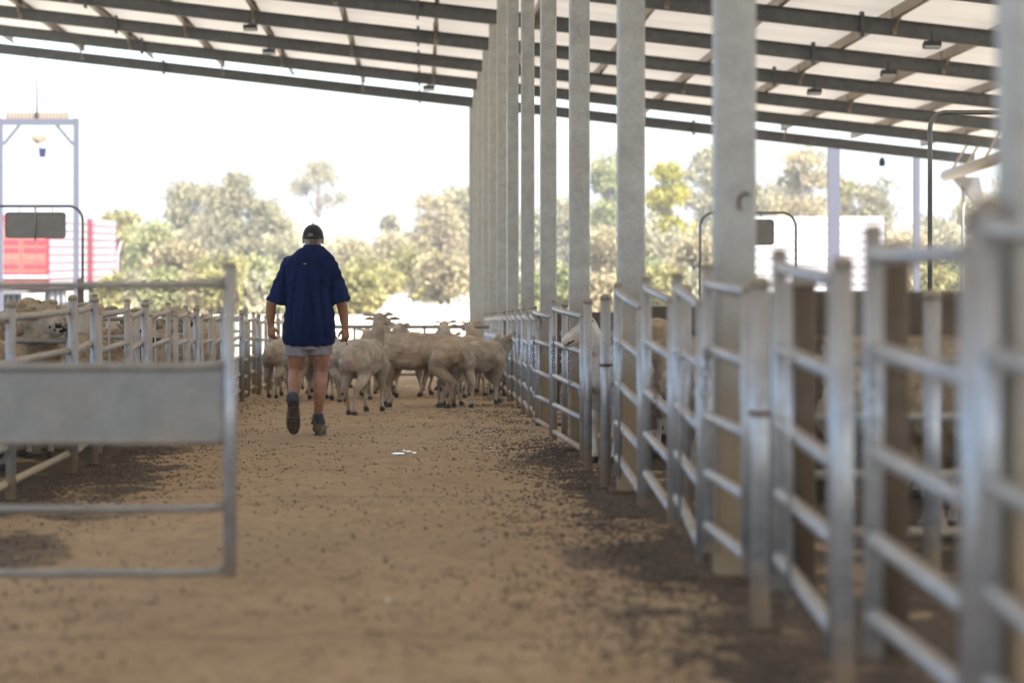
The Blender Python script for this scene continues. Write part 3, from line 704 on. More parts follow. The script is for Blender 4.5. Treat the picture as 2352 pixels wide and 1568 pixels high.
# ------------------------------------------------------------------ gantry with hoist
sG = 80.0; Yg = FPX / sG
gn = thing('hoist_gantry', (W(90, 0, sG).x, Yg, fz(Yg)), 'tall pale steel gantry frame beyond the left edge of the shed', 'gantry')
def GX(x): return (x - 90) / sG
zt_ = W(0, 272, sG).z - fz(Yg)
for x in (175, 0):
    q = MB(); q.box((GX(x), 0, zt_ / 2), (.075, .075, zt_ / 2)); q.build('post', M['white_steel'], gn)
q = MB(); q.box((0, 0, zt_ - .11), (GX(181), .06, .09)); q.build('crossbeam', M['white_steel'], gn)
for a, b2 in ((168, 130), (8, 45)):
    q = MB(); q.bar((GX(a), 0, zt_ - .75), (GX(b2), 0, zt_ - .2), .09, .09); q.build('brace', M['white_steel'], gn)
q = MB()
n_ = 18
prof = []
for k in range(n_ * 2 + 1): prof.append((GX(10) + (GX(156) - GX(10)) * k / (n_ * 2), .05 if k % 2 else -.05))
q.add([(x, .2 + y, z) for z in (zt_ - .16, zt_ + .18) for x, y in prof], [(i, i + 1, i + 2 + 2 * n_, i + 1 + 2 * n_) for i in range(2 * n_)]); 
q.add([(x, .22 + y, z) for z in (zt_ - .16, zt_ + .18) for x, y in prof], [(i + 1, i, i + 1 + 2 * n_, i + 2 + 2 * n_) for i in range(2 * n_)]); q.build('ribbed_canopy_edge', M['cream'], gn)
q = MB(); q.tube([(GX(84), .1, zt_ - .2), (GX(83), .1, W(0, 120, sG).z - fz(Yg))], .03, 8); q.build('mast', M['white_steel'], gn)
hs_ = thing('chain_hoist', (gn.location.x + GX(88), Yg, W(0, 345, sG).z), 'cream chain hoist with a dark chain bucket hanging from the gantry', 'hoist')
q = MB(); q.ball((0, 0, .32), (.17, .11, .13)); q.box((.12, 0, .31), (.1, .09, .09)); q.box((-.15, 0, .33), (.05, .07, .08)); q.build('motor_body', M['hoistcream'], hs_)
q = MB(); q.tube([(-.02, 0, .42), (-.02, 0, .68)], .018, 8); q.build('hook', M['darkpipe'], hs_)
q = MB(); q.loft([[Vector((.12 + sx * r_, sy * r_, z)) for sx, sy in ((-1, -1), (1, -1), (1, 1), (-1, 1))] for r_, z in ((.07, -.2), (.1, .05))], sm=False); q.tube([(.05, 0, .05), (.08, 0, .2)], .012, 6); q.build('chain_bucket', M['blue'], hs_)
q = MB(); q.tube([(-.05, 0, .25), (-.07, 0, -3.6)], .008, 6); q.tube([(-.09, 0, .25), (-.03, 0, -3.7)], .006, 6); q.build('load_chain', M['sheetmetal'], hs_)
# white tank, extreme left
p = W(-22, 700, 78); t = thing('white_tank', (p.x, p.y, GZ), 'white round-topped tank cut off by the left edge', 'tank')
rings = []
for r_, y_ in ((.38, 720), (.38, 520), (.36, 500), (.28, 486), (.12, 478)):
    z = W(0, y_, 78).z - GZ; rings.append([Vector((r_ * math.cos(R(15 * k)), r_ * math.sin(R(15 * k)), z if y_ != 720 else 0)) for k in range(24)])
q = MB(); q.loft(rings); q.build('shell', M['whitepaint'], t)

# ------------------------------------------------------------------ stock trucks
def crate(parent, ox, L_, Wd, z0, z1, rows, mats, sections, panelrear=True):
    """stock crate, origin at its rear right bottom corner; x+ = to the left, y+ = forward. returns nothing"""
    inner, slat, frame = mats
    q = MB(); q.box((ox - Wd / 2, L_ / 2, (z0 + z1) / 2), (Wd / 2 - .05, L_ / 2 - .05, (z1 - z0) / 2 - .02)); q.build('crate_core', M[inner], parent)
    rh = (z1 - z0) / rows
    for j in range(rows):
        zc = z0 + rh * (j + .5)
        q = MB(); q.box((ox - .02, L_ / 2, zc), (.02, L_ / 2, rh * .39)); q.box((ox - Wd + .02, L_ / 2, zc), (.02, L_ / 2, rh * .39)); q.box((ox - Wd / 2, L_ - .02, zc), (Wd / 2 - .045, .02, rh * .33)); q.build('slat', M[slat], parent)
    for k in range(sections + 1):
        y = L_ * k / sections; q = MB(); q.box((ox + .022, min(max(y, .05), L_ - .05), (z0 + z1) / 2), (.022, .05, (z1 - z0) / 2)); q.build('frame_post', M[frame], parent)
    nb = int(L_ / .42)
    for j in range(1, rows):
        zc = z0 + rh * j; q = MB()
        for k in range(nb): q.box((ox - .035, (k + .5) * L_ / nb, zc), (.016, .07, rh * .16))
        q.box((ox - .037, L_ / 2, zc), (.006, L_ / 2 - .06, rh * .03)); q.build('lattice', M['red'] if frame == 'red' else M['whitepaint'], parent)
sT = 50.0; YT = FPX / sT; pr = W(111, 0, sT)
tr = thing('red_stock_truck', (pr.x, YT, GZ), 'red and white slatted livestock truck parked beyond the left pens', 'truck', rz=R(-3))
z1 = W(0, 492, sT).z - GZ
crate(tr, 0, 9.4, 2.5, 1.1, z1, 9, ('darkred', 'whitepaint', 'red'), 1)
# rear doors
for k in range(2):
    q = MB(); cx = -.62 - 1.24 * k; q.box((cx, -.04, (1.15 + z1) / 2), (.6, .03, (z1 - 1.15) / 2)); dr = q.build('rear_door', M['orange_red'], tr)
    for j in range(9):
        q = MB(); q.box((cx, -.085, 1.35 + j * .37), (.50, .016, .10)); q.build('slat', M['red'] if j % 3 else M['orange_red'], dr)
q = MB(); q.box((-1.25, -.16, W(0, 636, sT).z - GZ), (1.28, .05, .08)); q.build('rear_bar', M['whitepaint'], tr)
q = MB(); q.box((-.01, -.11, (1.1 + z1) / 2), (.05, .04, (z1 - 1.1) / 2)); q.build('corner_post', M['red'], tr)
t2 = bpy.data.objects.new('front_crate', None); C.objects.link(t2); t2.parent = tr; t2.location = (.05, 10.6, 0); t2.rotation_euler = (0, 0, R(3.0))
crate(t2, 0, 9.0, 2.5, 1.1, z1 - .05, 9, ('darkred', 'whitepaint', 'red'), 1)
q = MB(); q.box((-1.6, 10.2, .95), (.7, 10.4, .12)); q.build('chassis', M['darkpipe'], tr)
for y in (1.2, 2.5, 3.8, 11.8, 13.1, 14.4, 18.6):
    for x in (-.2, -2.3):
        q = MB(); q.tube([(x - .14, y, .5), (x + .14, y, .5)], .5, 20); wl = q.build('wheel', M['tyre'], tr)
        q = MB(); q.tube([(x - .15, y, .5), (x + .15, y, .5)], .22, 14); q.build('rim', M['whitepaint'], wl)
q = MB(); q.box((-2.3, 21.4, 1.9), (1.15, 1.0, 1.15)); cb = q.build('cab', M['whitepaint'], tr)
q = MB(); q.box((-1.11, 21.5, 2.35), (.05, .5, .38)); q.build('side_window', M['glass'], cb)
q = MB(); q.bar((-.5, 20.3, .9), (-.45, 20.3, 2.6), .1, .12); q.bar((-.45, 20.3, 2.6), (-.25, 20.3, 3.3), .1, .12); q.build('air_intake_stack', M['whitepaint'], tr)
# white truck on the right
sT = 50.0; pr = W(2028, 0, sT)
t = thing('white_stock_trailer', (pr.x, FPX / sT, GZ), 'overexposed white slatted stock trailer parked beyond the right pens', 'trailer', rz=R(80))
z1 = W(0, 498, sT).z - GZ
core = 'whitepaint'
M['palecore'] = mat('pale_crate_inside', (.5, .48, .46), .7)
crate(t, 0, 6.2, 2.5, .9, z1, 9, ('palecore', 'whitepaint', 'whitepaint'), 3)
# mirrored slats on both long sides, so the side seen is built as well
q = MB(); q.box((-1.25, 3.1, .8), (.9, 3.1, .1)); q.build('chassis', M['darkpipe'], t)
for y in (.9, 2.1, 5.2):
    for x in (-.2, -2.3):
        q = MB(); q.tube([(x - .14, y, .42), (x + .14, y, .42)], .42, 20); q.build('wheel', M['tyre'], t)
# pale steel posts beyond the right of the shed
for x, s_, wd, yt, lb in ((1915, 84, .155, 318, 'broad pale lilac steel post in front of the white trailer'), (2105, 88, .07, 345, 'slim pale blue steel post right of the white trailer')):
    p = W(x, yt, s_); t = thing('pale_steel_post', (p.x, p.y, fz(p.y)), lb, 'post')
    q = MB(); hh = p.z - fz(p.y); q.box((0, 0, hh / 2), (wd, .1, hh / 2)); q.build('shaft', M['white_steel'], t); q = MB(); q.box((0, 0, .01), (wd * 1.5, .16, .01)); q.build('base_plate', M['white_steel'], t)
for x, y_, k, lb in ((2026, 366, 13, 'small blue lamp hanging below the lowest beam on the right'), (2206, 352, 13, 'small blue lamp at the right hand end of the lowest beam')):
    Y_ = k * K1; p = Vector(((x - X0) * Y_ / FPX, Y_, 0)); t = thing('blue_lamp', (p.x, Y_, zb(p.x, Y_)), lb, 'lamp')
    q = MB(); q.tube([(0, 0, 0), (0, 0, -.12)], .01, 6); q.build('hanger', M['darkpipe'], t); q = MB(); q.loft([[Vector((r_ * math.cos(R(30 * a)), r_ * math.sin(R(30 * a)), z)) for a in range(12)] for r_, z in ((.05, -.1), (.08, -.2), (.07, -.3))]); q.build('shade', M['blue'], t)
# white ute glimpsed beside the man's elbow
sU = 46.0; p = W(648, 0, sU); t = thing('white_ute', (p.x, FPX / sU, GZ), 'small white utility vehicle glimpsed between the man and his left arm', 'vehicle', rz=R(10))
def prism(q, pts, x0, x1):
    n_ = len(pts); q.loft([[Vector((x, y, z)) for y, z in pts] for x in (x0, x1)], sm=False)
q = MB(); prism(q, [(-2.3, .45), (2.3, .45), (2.35, .9), (1.3, 1.05), (.7, 1.7), (-.5, 1.72), (-.7, 1.1), (-2.3, 1.05)], -.85, .85); q.build('body', M['whitepaint'], t)
q = MB(); prism(q, [(.95, 1.1), (.62, 1.6), (-.42, 1.62), (-.5, 1.12)], -.86, .86); q.box((0, -.62, 1.4), (.68, .02, .2)); q.build('window', M['glass'], t)
for x in (-.78, .78):
    for y in (-1.45, 1.5):
        q = MB(); q.tube([(x - .1, y, .34), (x + .1, y, .34)], .34, 18); q.build('wheel', M['tyre'], t)
q = MB(); q.box((0, -2.34, .75), (.8, .03, .15)); q.build('tailgate', M['sheetmetal'], t)
# pile of white bags / lime
sM = 60.0; rnd = random.Random(21)
for i, (x, w_, h_, lb) in enumerate([(905, .75, .66, 'lumpy left heap of the sunlit white rubble piles'), (985, .95, .46, 'low middle heap of the white rubble piles'), (1058, .8, .58, 'right heap of the white rubble piles, beside the column row')]):
    q = MB(); q.ball((0, 0, 0), (w_, 1.0, h_), 36, 20)
    vs = []
    for v in q.v:
        v = Vector(v); n_ = noise.noise(v * 2.2 + Vector((i * 7, 0, 0))) + .5 * noise.noise(v * 6); v = v * (1 + .30 * n_); vs.append((v.x, v.y, max(v.z, -.1)))
    q.v = vs
    for k in range(26 if i == 0 else 10):
        a_ = rnd.uniform(0, 6.28); e_ = rnd.uniform(.1, 1.3); r_ = rnd.uniform(.06, .17); u_ = rnd.uniform(.2, 1.05)
        q.ball((math.cos(a_) * w_ * u_, math.sin(a_) * u_, h_ * max(0, 1 - u_ * u_) ** .5 * .95), (r_ * 1.3, r_, r_ * .8), 7, 5, Matrix.Rotation(rnd.uniform(0, 3), 3, 'X'))
    p = W(x, 700, sM); o = q.build('rubble_pile', M['lime']); o.location = (p.x, p.y, GZ)
    tag(o, lb, 'pile', 'white rubble piles')

# ------------------------------------------------------------------ droppings, puddle, straw
def inlane(): pass
q = MB(); rnd = random.Random(3)
def pellet(x, y, r):
    z = fz(y) + r * .45; a = rnd.uniform(0, 6.28); e = r * rnd.uniform(1.0, 1.6)
    ca, sa = math.cos(a), math.sin(a)
    vs = [(x + ca * e, y + sa * e, z), (x - sa * r, y + ca * r, z), (x - ca * e, y - sa * e, z), (x + sa * r, y - ca * r, z), (x, y, z + r * .8), (x, y, z - r * .6)]
    q.add(vs, [(0, 1, 4), (1, 2, 4), (2, 3, 4), (3, 0, 4), (1, 0, 5), (2, 1, 5), (3, 2, 5), (0, 3, 5)], True)
for i in range(15000):
    y = 4.6 + 34 * rnd.random() ** 1.3; u = rnd.random()
    if u < .45: x = 1.05 - abs(rnd.gauss(0, .38))
    elif u < .66: x = -2.2 + abs(rnd.gauss(0, .42))
    else: x = rnd.uniform(-2.2, 1.05)
    if x < -2.25: continue
    dn = noise.noise(Vector((x * 1.4, y * .9, 3))) + .5
    if rnd.random() > dn * 1.25: continue
    if rnd.random() < .10:     # clumps
        for k in range(rnd.randint(3, 9)): pellet(x + rnd.gauss(0, .028), y + rnd.gauss(0, .04), rnd.uniform(.0035, .006))
    else: pellet(x, y, rnd.uniform(.0035, .0075))
tag(q.build('droppings', M['pellet']), 'dark sheep droppings scattered over the lane floor', 'droppings', kind='stuff')
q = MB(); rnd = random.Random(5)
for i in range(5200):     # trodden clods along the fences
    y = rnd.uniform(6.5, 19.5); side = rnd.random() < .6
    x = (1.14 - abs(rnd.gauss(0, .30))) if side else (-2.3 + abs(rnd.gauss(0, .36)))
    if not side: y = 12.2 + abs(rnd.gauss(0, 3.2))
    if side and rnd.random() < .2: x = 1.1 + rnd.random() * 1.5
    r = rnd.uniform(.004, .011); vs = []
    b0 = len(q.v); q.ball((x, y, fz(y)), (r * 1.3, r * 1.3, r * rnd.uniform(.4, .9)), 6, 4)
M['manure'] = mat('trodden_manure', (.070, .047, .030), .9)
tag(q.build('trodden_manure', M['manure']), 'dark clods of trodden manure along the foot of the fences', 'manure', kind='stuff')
q = MB()
for (x, y_, w_, d_) in ((915, 1043, .050, .026), (938, 1038, .022, .016), (952, 1041, .018, .018), (928, 1036, .012, .014)):
    s_ = (y_ - 741.6) / .963; p = W(x, y_, s_); ring = []
    for k in range(16): a = R(22.5 * k); rr = 1 + .25 * noise.noise(Vector((k * 1.1, x, 0))); ring.append((p.x + math.cos(a) * w_ * rr, p.y + math.sin(a) * d_ * 2.2 * rr, fz(p.y - d_ * 2.2) + .006))
    q.add(ring, [tuple(range(16))])
tag(q.build('puddle', M['water']), kind='structure')
for i, (x, y_, s_, rr, lb) in enumerate([(890, 1380, 662, .009, 'small pale stone on the blurred floor near the camera'), (1126, 1030, 0, .012, 'tiny pale pebble on the lane left of the wide gate')]):
    s_ = (y_ - 741.6) / .963; p = W(x, y_, s_); q = MB(); q.ball((0, 0, 0), (rr, rr, rr * .6), 10, 6); o = q.build('pebble', M['lime']); o.location = (p.x, p.y, fz(p.y) + rr * .4); tag(o, lb, 'stone')

# ------------------------------------------------------------------ sheep
def sheep_mesh(name, head=(0, .60, .93), muzzle=(0, .76, .86), legs=None, fat=1.0, wool=False, mats=None, yaw=0, lamp=None, rump=False, voxel=.013):
    """faces +Y; head = poll position"""
    L_ = legs or [(0, 0, 0)] * 4     # hind left, hind right, front left, front right : forward offset, lift, side
    q = MB(); f = fat
    def bb(c, r): q.ball(c, r, 16, 12)
    f *= .97
    bb((0, -.34, .60), (.150 * f, .17, .155)); bb((0, -.20, .615), (.16 * f, .20, .165)); bb((0, -.02, .60), (.178 * f, .22, .185)); bb((0, .14, .585), (.175 * f, .2, .19))
    bb((0, .28, .585), (.145 * f, .15, .175)); bb((0, .36, .60), (.11 * f, .11, .14)); bb((0, -.44, .585), (.12 * f, .10, .13))
    bb((0, .02, .53), (.16 * f, .26, .15))
    nb = Vector((0, .36, .64)); hd = Vector(head); mz = Vector(muzzle)
    nr = (.115, .078) if not wool else (.15, .115)
    mid = nb.lerp(hd, .5) + Vector((0, -.015, 0))
    q.chain_balls([(*nb, nr[0]), (*mid, (nr[0] + nr[1]) / 2 * .95), (*hd, nr[1] * .93)], .85, .25, 12, 8)
    hdir = (mz - hd).normalized()
    q.chain_balls([(*hd, .070), (*(hd.lerp(mz, .45)), .056), (*mz, .045)], .86, .2, 12, 8)
    side = hdir.cross(Vector((0, 0, 1))).normalized(); upv = side.cross(hdir)
    for sg in (-1, 1):   # ears
        e0 = hd + side * sg * .055 + upv * .035 - hdir * .01; e1 = e0 + side * sg * .075 + upv * .012 - hdir * .02; e2 = e1 + side * sg * .05 - upv * .008
        for k in range(9):
            t_ = k / 8; p = e0.lerp(e1, t_ * 2) if t_ < .5 else e1.lerp(e2, t_ * 2 - 1); r_ = .012 + .016 * math.sin(math.pi * min(1, t_ * .85 + .12))
            q.ball(p, (r_ * 1.1, .0105, r_), 8, 6, Matrix.Rotation(math.atan2(side.y, side.x), 3, 'Z'))
        bb(hd + side * sg * .052 + hdir * .035 + upv * .02, (.018, .018, .014))
    q.chain_balls([(0, -.51, .63, .035), (0, -.545, .57, .026)], 1, .3)
    thg = 1.0 if not wool else 1.15
    for i, (sx, rear) in enumerate(((-1, 1), (1, 1), (-1, 0), (1, 0))):
        dy, lift, ds = L_[i]
        if rear:
            hip = (sx * .075 * f, -.34, .53, .110 * thg); st = (sx * .095, -.28 + dy * .25, .415, .068 * thg); hk = (sx * .085 + ds * .5, -.47 + dy * .6, .285 + lift * .7, .033)
            ft = (sx * .08 + ds, -.43 + dy, .095 + lift, .023); hf = (sx * .08 + ds, -.405 + dy * 1.02, .034 + lift, .031)
            q.chain_balls([hip, st, (sx * .095 + ds * .3, -.40 + dy * .5, .325 + lift * .5, .050 * thg), hk], 1, .28)
            q.chain_balls([hk, (*[(a + b2) / 2 for a, b2 in zip(hk[:3], ft[:3])], .0215), ft, hf], 1, .3, 8, 6)
        else:
            sh = (sx * .10 * f, .27, .48, .10 * thg); el = (sx * .105 * f, .235 + dy * .15, .37, .062 * thg); kn = (sx * .085 + ds * .5, .285 + dy * .6, .235 + lift * .6, .029)
            ft = (sx * .08 + ds, .275 + dy, .09 + lift, .024); hf = (sx * .08 + ds, .30 + dy, .034 + lift, .030)
            q.chain_balls([sh, el, kn], 1, .28); q.chain_balls([kn, (*[(a + b2) / 2 for a, b2 in zip(kn[:3], ft[:3])], .020), ft, hf], 1, .3, 8, 6)
        q.box((hf[0], hf[1] + .008, max(hf[2] - .017, .015)), (.026, .036, .018))
    me = remesh(q, voxel, 7)
    # skin folds, clip ridges, or wool locks
    def dsp(p, n_):
        hgt = p.z; body = max(0, min(1, (hgt - .36) / .1)) * (1 if (p - hd).length > .12 else .15)
        if wool:
            a = noise.noise(p * 9) * .020 + noise.noise(p * 24) * .014 + abs(noise.noise(p * 40)) * .008
            return (a + .025) * body
        else:
            return (noise.noise(p * 6) * .012 + noise.noise(p * 17) * .004 + noise.noise(Vector((p.x * 6, p.y * 9, p.z * 30))) * .005) * body
    displace(me, dsp)
    mt = mats or [M['shorn'], M['hoof'], M['pink'], M['face'], M['eye']]
    eyes = [hd + side * sg * .064 + hdir * .045 + upv * .022 for sg in (-1, 1)]
    def fn(c):
        if c.z < .052: return 1
        if any((c - e_).length < .017 for e_ in eyes): return 4
        dz_ = (c - mz).dot(upv); df_ = (c - mz).dot(hdir)
        if (c - mz).length < .07 and (df_ > .036 and abs(dz_ - .012) < .014): return 4
        if (c - mz).length < .075 and df_ > -.035 and abs(dz_ + .014) < .006: return 4
        if rump and (Vector((c.x, c.y, c.z)) - Vector((0, -.50, .575))).length < .062: return 2
        if (c - hd).length < .1 and (c - hd).dot(hdir) > -.02: return 3
        if (c - hd.lerp(mz, .7)).length < .12 and c.z > .3: return 3
        if wool and c.z < .30: return 3
        return 0
    setmats(me, mt, fn); me.name = name
    return me
M['wface'] = fleece('woolly_sheep_face', (.30, .24, .18), (.46, .39, .31), 30, .15, .004)
def mm(body): return [M[body], M['hoof'], M['pink'], {'shorn_tan': M['shorn_tan'], 'wool': M['wface'], 'shorn': M['shorn']}.get(body, M['face']), M['eye']]
walk1 = [(.08, 0, 0), (-.10, 0, 0), (-.08, 0, 0), (.10, 0, 0)]
walk2 = [(-.12, .02, .01), (.09, 0, 0), (.12, 0, 0), (-.06, 0, 0)]
stand = [(0, 0, 0), (.03, 0, 0), (0, 0, .01), (-.02, 0, 0)]
SM = {
 'alert': sheep_mesh('sheep', head=(.02, .46, .975), muzzle=(.06, .62, .945), legs=[(.02, 0, .03), (-.10, 0, -.03), (0, 0, 0), (.06, 0, 0)], mats=mm('shorn'), rump=True, voxel=.011),
 'side': sheep_mesh('sheep', head=(.27, .46, .86), muzzle=(.41, .54, .82), legs=[(-.02, 0, 0), (.12, 0, -.01), (-.07, 0, 0), (.05, 0, 0)], fat=1.1, mats=mm('shorn_tan'), voxel=.011),
 'away': sheep_mesh('sheep', head=(0, .56, .86), muzzle=(-.05, .71, .80), legs=walk1, mats=mm('shorn'), voxel=.012),
 'turn': sheep_mesh('sheep', head=(.05, .55, .84), muzzle=(.12, .70, .76), legs=walk2, mats=mm('shorn'), voxel=.012),
 'low': sheep_mesh('sheep', head=(-.04, .60, .74), muzzle=(-.06, .74, .66), legs=walk1, mats=mm('shorn'), voxel=.013),
 'tan': sheep_mesh('sheep', head=(-.06, .54, .89), muzzle=(-.17, .65, .86), legs=walk2, mats=mm('shorn_tan'), voxel=.013),
 'white': sheep_mesh('sheep', head=(.04, .46, .90), muzzle=(.155, .54, .81), legs=stand, fat=.95, mats=mm('shorn_white'), voxel=.011),
 'wool': sheep_mesh('sheep', head=(.03, .56, .80), muzzle=(.10, .72, .74), legs=stand, fat=1.25, wool=True, mats=mm('wool'), voxel=.014),
 'wool_up': sheep_mesh('sheep', head=(-.03, .52, .94), muzzle=(-.12, .66, .90), legs=stand, fat=1.2, wool=True, mats=mm('wool'), voxel=.014),
}
SHEEP = [  # mesh, x, y feet (rear-centre) or s, heading (deg clockwise from +Y), scale, label
 ('alert', 838, 215, 16, 1.02, 'grey shorn sheep with raised head, spread ears and a pink rump patch'),
 ('side', 948, 201, -68, 1.1, 'big tan shorn sheep standing side-on across the middle of the lane'),
 ('away', 1044, 198, -12, 1.0, 'shorn sheep seen from behind, right of the big tan sheep'),
 ('turn', 1096, 194, 52, .96, 'shorn sheep at the right of the flock with its head towards the right fence'),
 ('turn', 762, 186, -20, 1.0, 'grey shorn sheep showing between the man and the raised-head sheep'),
 ('away', 648, 176, 14, .98, 'shorn sheep beside the left fence, left of the man'),
 ('low', 706, 184, 25, .96, 'sheep whose legs show between the legs of the man'),
 ('turn', 886, 180, 12, 1.05, 'tan sheep whose head and ear show behind the raised-head sheep'),
 ('tan', 800, 176, 35, .92, 'tan sheep with its head above the others, left of the raised-head sheep'),
 ('away', 1030, 165, -5, 1.06, 'pale sheep with a round head above the back of the big tan sheep'),
 ('tan', 1075, 168, 10, 1.02, 'brown-headed sheep at the back on the right of the flock'),
 ('low', 960, 172, 70, .95, 'sheep whose legs show beneath the belly of the big tan sheep'),
 ('low', 925, 160, -80, .95, 'sheep deep in the flock behind the big tan sheep'),
 ('away', 690, 162, -10, .98, 'sheep farther up the lane hidden behind the hips of the man'),
 ('turn', 1118, 172, 20, .95, 'rearmost sheep pressed against the right fence'),
 ('low', 1000, 176, -40, .98, 'sheep whose lowered head shows under the belly of the big tan sheep at its rear'),
 ('away', 868, 166, 12, .98, 'sheep hidden behind the neck of the raised-head sheep'),
 ('low', 1085, 164, -25, 1.0, 'small sheep at the back between the two rightmost heads'),
 ('low', 735, 170, -30, .96, 'sheep behind the right hip of the man'),
 ('low', 850, 156, 100, .95, 'sheep standing crossways at the back of the flock'),
]
for i, (k, x, s_, hd, sc, lb) in enumerate(SHEEP):
    Y_ = FPX / s_; X_ = (x - X0) / s_
    o = link('sheep', SM[k], None, (X_, Y_, fz(Y_)), (0, 0, R(-hd))); o.scale = (sc, sc, sc)
    tag(o, lb, 'sheep', 'flock of shorn sheep in the lane')
o = link('sheep', SM['white'], None, (1.38, 16.9, fz(16.9)), (0, 0, R(152))); o.scale = (1.05,) * 3
tag(o, 'white shorn sheep looking out behind the bars of the right hand fence', 'sheep')
rnd = random.Random(4)
RPN = [(2.65, 15.6, 170), (3.2, 15.2, 200), (3.62, 14.6, 140), (2.3, 13.4, 90), (3.0, 12.6, 250), (2.9, 17.0, 30), (3.9, 16.6, 300), (2.25, 11.6, 20), (3.3, 11.2, 160), (2.1, 16.3, 280), (1.95, 14.9, 60), (4.1, 13.0, 100), (3.0, 13.9, 10), (2.5, 10.4, 200)]
LPN = [(-3.15, 15.9, 80), (-3.45, 16.6, 20), (-3.3, 18.2, 200), (-3.2, 19.6, 150), (-3.4, 20.2, 60), (-3.3, 22.3, 100), (-3.2, 23.6, 240), (-4.7, 17.5, 100), (-4.6, 19.3, 300), (-5.0, 21.2, 40), (-3.35, 26.5, 80), (-3.3, 28.5, 150), (-3.3, 14.4, 130), (-4.9, 23.5, 100),
       (-2.75, 15.0, 10), (-2.8, 17.6, 190), (-3.0, 21.3, 350), (-2.9, 24.8, 60), (-3.5, 17.5, 110), (-3.0, 27.6, 200), (-3.0, 30.0, 90), (-3.3, 32.0, 160), (-4.7, 25.6, 60), (-4.6, 27.6, 210), (-5.2, 18.4, 170), (-2.8, 19.0, 40), (-3.4, 34.0, 20), (-5.0, 30.0, 100), (-3.1, 13.2, 70)]
for lst, side, grp in ((RPN, 'right', 'woolly sheep in the right hand pens'), (LPN, 'left', 'woolly sheep in the left hand pens')):
    for i, (x, y, hd) in enumerate(sorted(lst, key=lambda e: e[1])):
        up_ = i % 3 == 1; o = link('sheep', SM['wool_up' if up_ else 'wool'], None, (x, y, fz(y)), (0, 0, R(hd))); sc = rnd.uniform(.94, 1.08); o.scale = (sc, sc, sc * 1.04)
        tag(o, '%s woolly%s sheep from the camera in the pens behind the %s hand fence' % (ORD[i], ' head-raised' if up_ else '', side), 'sheep', grp)

# ------------------------------------------------------------------ the stockman
YM = 20.8; XM = (709 - X0) / (FPX / YM)
man = thing('person', (XM, YM, fz(YM)), 'man walking away in a navy short-sleeved shirt, grey shorts and black cap', 'person')
q = MB()
cb = lambda pts, sx=1.0, st=.25: q.chain_balls(pts, sx, st, 12, 8)
# head, faces +Y
hc = Vector((.037, .02, 1.685))
q.ball(hc + Vector((0, -.012, .02)), (.077, .096, .098), 18, 12); q.ball(hc + Vector((0, .03, -.035)), (.062, .070, .085), 16, 12); q.ball(hc + Vector((0, .062, -.088)), (.03, .025, .025))
q.chain_balls([(hc.x, hc.y + .098, hc.z + .012, .009), (hc.x, hc.y + .118, hc.z - .022, .014)], 1, .3)       # nose
q.ball(hc + Vector((0, .092, -.058)), (.026, .012, .006)); q.ball(hc + Vector((0, .090, -.070)), (.022, .012, .006))   # lips
q.ball(hc + Vector((0, .082, .022)), (.055, .016, .010))                                                        # brow
for sg in (-1, 1):
    q.ball(hc + Vector((sg * .083, .0, -.012)), (.009, .020, .034), 10, 8, Matrix.Rotation(R(sg * 18), 3, 'Z')); q.ball(hc + Vector((sg * .087, -.006, .008)), (.008, .018, .02))
cb([(.033, -.01, 1.63, .062), (.02, -.025, 1.55, .068), (0, -.03, 1.50, .09)])
# trunk (under the clothes)
for z, a, b2 in ((1.40, .14, .075), (1.3, .145, .085), (1.18, .14, .09), (1.05, .14, .095), (.92, .14, .095)): q.ball((0, -.01, z), (a, b2, .12), 16, 10)
# arms
cb([(-.165, -.01, 1.43, .050), (-.285, -.03, 1.17, .047), (-.322, -.005, 1.13, .046), (-.330, .03, 1.03, .043), (-.328, .06, .955, .029)])
cb([(.185, -.01, 1.42, .050), (.272, -.035, 1.17, .048), (.288, -.02, 1.12, .047), (.303, .02, 1.01, .042), (.312, .045, .935, .029)])
# hands : palm + five curled fingers
def hand(wr, sg, palmdir, out, curl):
    """wr wrist, palmdir down direction, out = towards the back of the hand"""
    w0 = Vector(wr); d_ = Vector(palmdir).normalized(); o_ = Vector(out).normalized(); a = d_.cross(o_).normalized()
    for k in range(4):
        u = (k - 1.5) * .019; q.chain_balls([(*(w0 + a * u * .6), .016), (*(w0 + d_ * .085 + a * u), .0125)], 1, .3, 8, 6)
    for k in range(4):
        u = (k - 1.5) * .020; ln = (.036, .042, .040, .031)[k]; p0 = w0 + d_ * .088 + a * u
        an = R(curl[0]); d1 = d_ * math.cos(an) - o_ * math.sin(an); p1 = p0 + d1 * ln; an += R(curl[1]); d2 = d_ * math.cos(an) - o_ * math.sin(an); p2 = p1 + d2 * ln * .7
        an += R(curl[1] * .8); d3 = d_ * math.cos(an) - o_ * math.sin(an); p3 = p2 + d3 * ln * .5
        q.chain_balls([(*p0, .0098), (*p1, .009), (*p2, .0082), (*p3, .0072)], 1, .35, 8, 6)
    b0 = w0 + d_ * .03 - a * .03 * sg; b1 = b0 + (d_ * .6 - a * .65 * sg - o_ * .35).normalized() * .038; b2_ = b1 + (d_ * .85 - o_ * .55 + a * .15 * sg).normalized() * .03
    q.chain_balls([(*b0, .0145), (*b1, .0115), (*b2_, .0095)], 1, .3, 8, 6)
hand((-.328, .062, .945), 1, (.05, .08, -1), (-.55, -.80, 0), (38, 52))
hand((.313, .047, .925), -1, (.03, .05, -1), (.62, -.78, 0), (40, 45))
